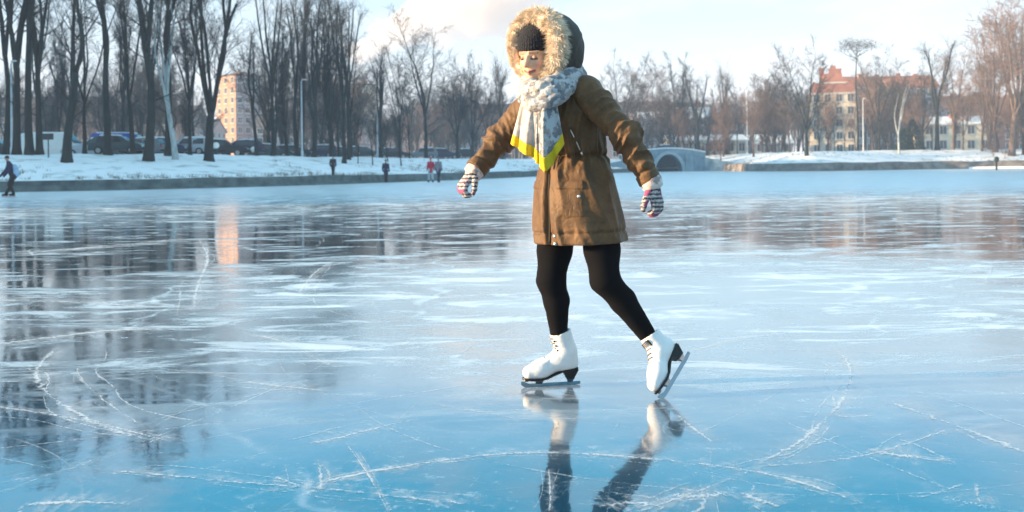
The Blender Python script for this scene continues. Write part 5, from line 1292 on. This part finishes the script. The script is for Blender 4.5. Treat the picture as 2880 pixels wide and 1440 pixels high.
q0, q1 = bp((0,.20,1.02)), bp((0,.15,1.28)); V, Fc = nets(lambda P_: cap(P_,q0,q1,.17,.13), [axis(min(q0[k],q1[k])-.2,max(q0[k],q1[k])+.2,.03) for k in range(3)]); obj('backpack', V, Fc, LBL, LEFT_SKATER)
p = ICE(971,460); J = dict(STAND); J.update(anL=(.03,0,.09),anR=(-.03,.02,.09),knL=(.035,-.02,.29),knR=(-.035,0,.29)); person((p[0],p[1],0), 1.68, R(170), J, 'person in a long dark coat standing on the ice in front of the kerb', NVY, BLK, BLK, 'coat', hem=1.1)
p = ICE(1084,459); J = dict(STAND); J.update(anL=(.05,-.12,.09),anR=(-.05,.12,.09),knL=(.05,-.09,.29),knR=(-.05,.03,.29)); person((p[0],p[1],0), 1.78, R(205), J, 'person in a bright red jacket and light trousers walking on the ice', RED, LGT, RED, hem=.8)
p = ICE(1104,459); J = dict(STAND); J.update(anL=(.05,-.14,.09),anR=(-.05,.14,.09),knL=(.05,-.1,.29),knR=(-.05,.03,.29)); person((p[0],p[1]-.3,0), 1.76, R(160), J, 'person in a grey jacket and dark trousers beside the one in red', GRY, NVY, GRY)
p = ground_hit(838,444); J = dict(STAND); J.update(anL=(.02,0,.06),anR=(-.02,.03,.06),knL=(.03,-.03,.29),knR=(-.03,0,.29)); person((p[0],p[1],p[2]+.0), 1.42, R(20), J, 'small dark figure standing on the snow just above the kerb', BLK, BLK, BLK, hem=.9, skates=False)
# ------------------------------------------------------------------ cloud of chimney smoke and cold air
def volume_mat(name, col, dens, aniso=0.):
    m = bpy.data.materials.new(name); m.use_nodes = True; nt = m.node_tree; nt.nodes.remove(nt.nodes['Principled BSDF'])
    v = nt.nodes.new('ShaderNodeVolumePrincipled'); v.inputs['Color'].default_value = (*col,1); v.inputs['Density'].default_value = dens; v.inputs['Anisotropy'].default_value = aniso
    nt.links.new(v.outputs[0], nt.nodes['Material Output'].inputs['Volume']); return m
m = MB(); m.box((30,215,22.5),(560,520,47)); hz = m.build('haze', volume_mat('haze', (.80,.88,1.), .0008, .0)); tag(hz, kind='stuff')

YC = 760.
puffs = []; rc = random.Random(9)
for t in np.linspace(0,1,17):
    dx = 895+ t*400; dy = 132-150*t**.8 + rc.uniform(-10,10); c = P(dx,dy,YC); rad = (9+20*t)*rc.uniform(.8,1.25)
    puffs.append((c+np.array((0,rc.uniform(-12,12),0)), rad)); puffs.append((c+np.array((rc.uniform(-12,12),rc.uniform(-12,12),rc.uniform(-.6,.9)*rad)), rad*.7))
def cloud_sdf(p):
    d = np.full(len(p),1e3)
    for c, r_ in puffs: d = smin(d, np.linalg.norm((p-c)*np.array((1,1,1.15)),axis=1)-r_, 7)
    return d+9*(vn(p/11.)-.5)+5*(vn(p/5.)-.5)
PC = np.array([c for c,_ in puffs]); ax = [axis(PC[:,k].min()-45, PC[:,k].max()+45, 2.2) for k in range(3)]
V, Fc = nets(cloud_sdf, ax)
tag(obj('smoke_cloud', V, Fc, volume_mat('smoke_vapour', (1.,.94,.91), .035)), 'pink lit plume of chimney vapour rising in the sky', kind='stuff')
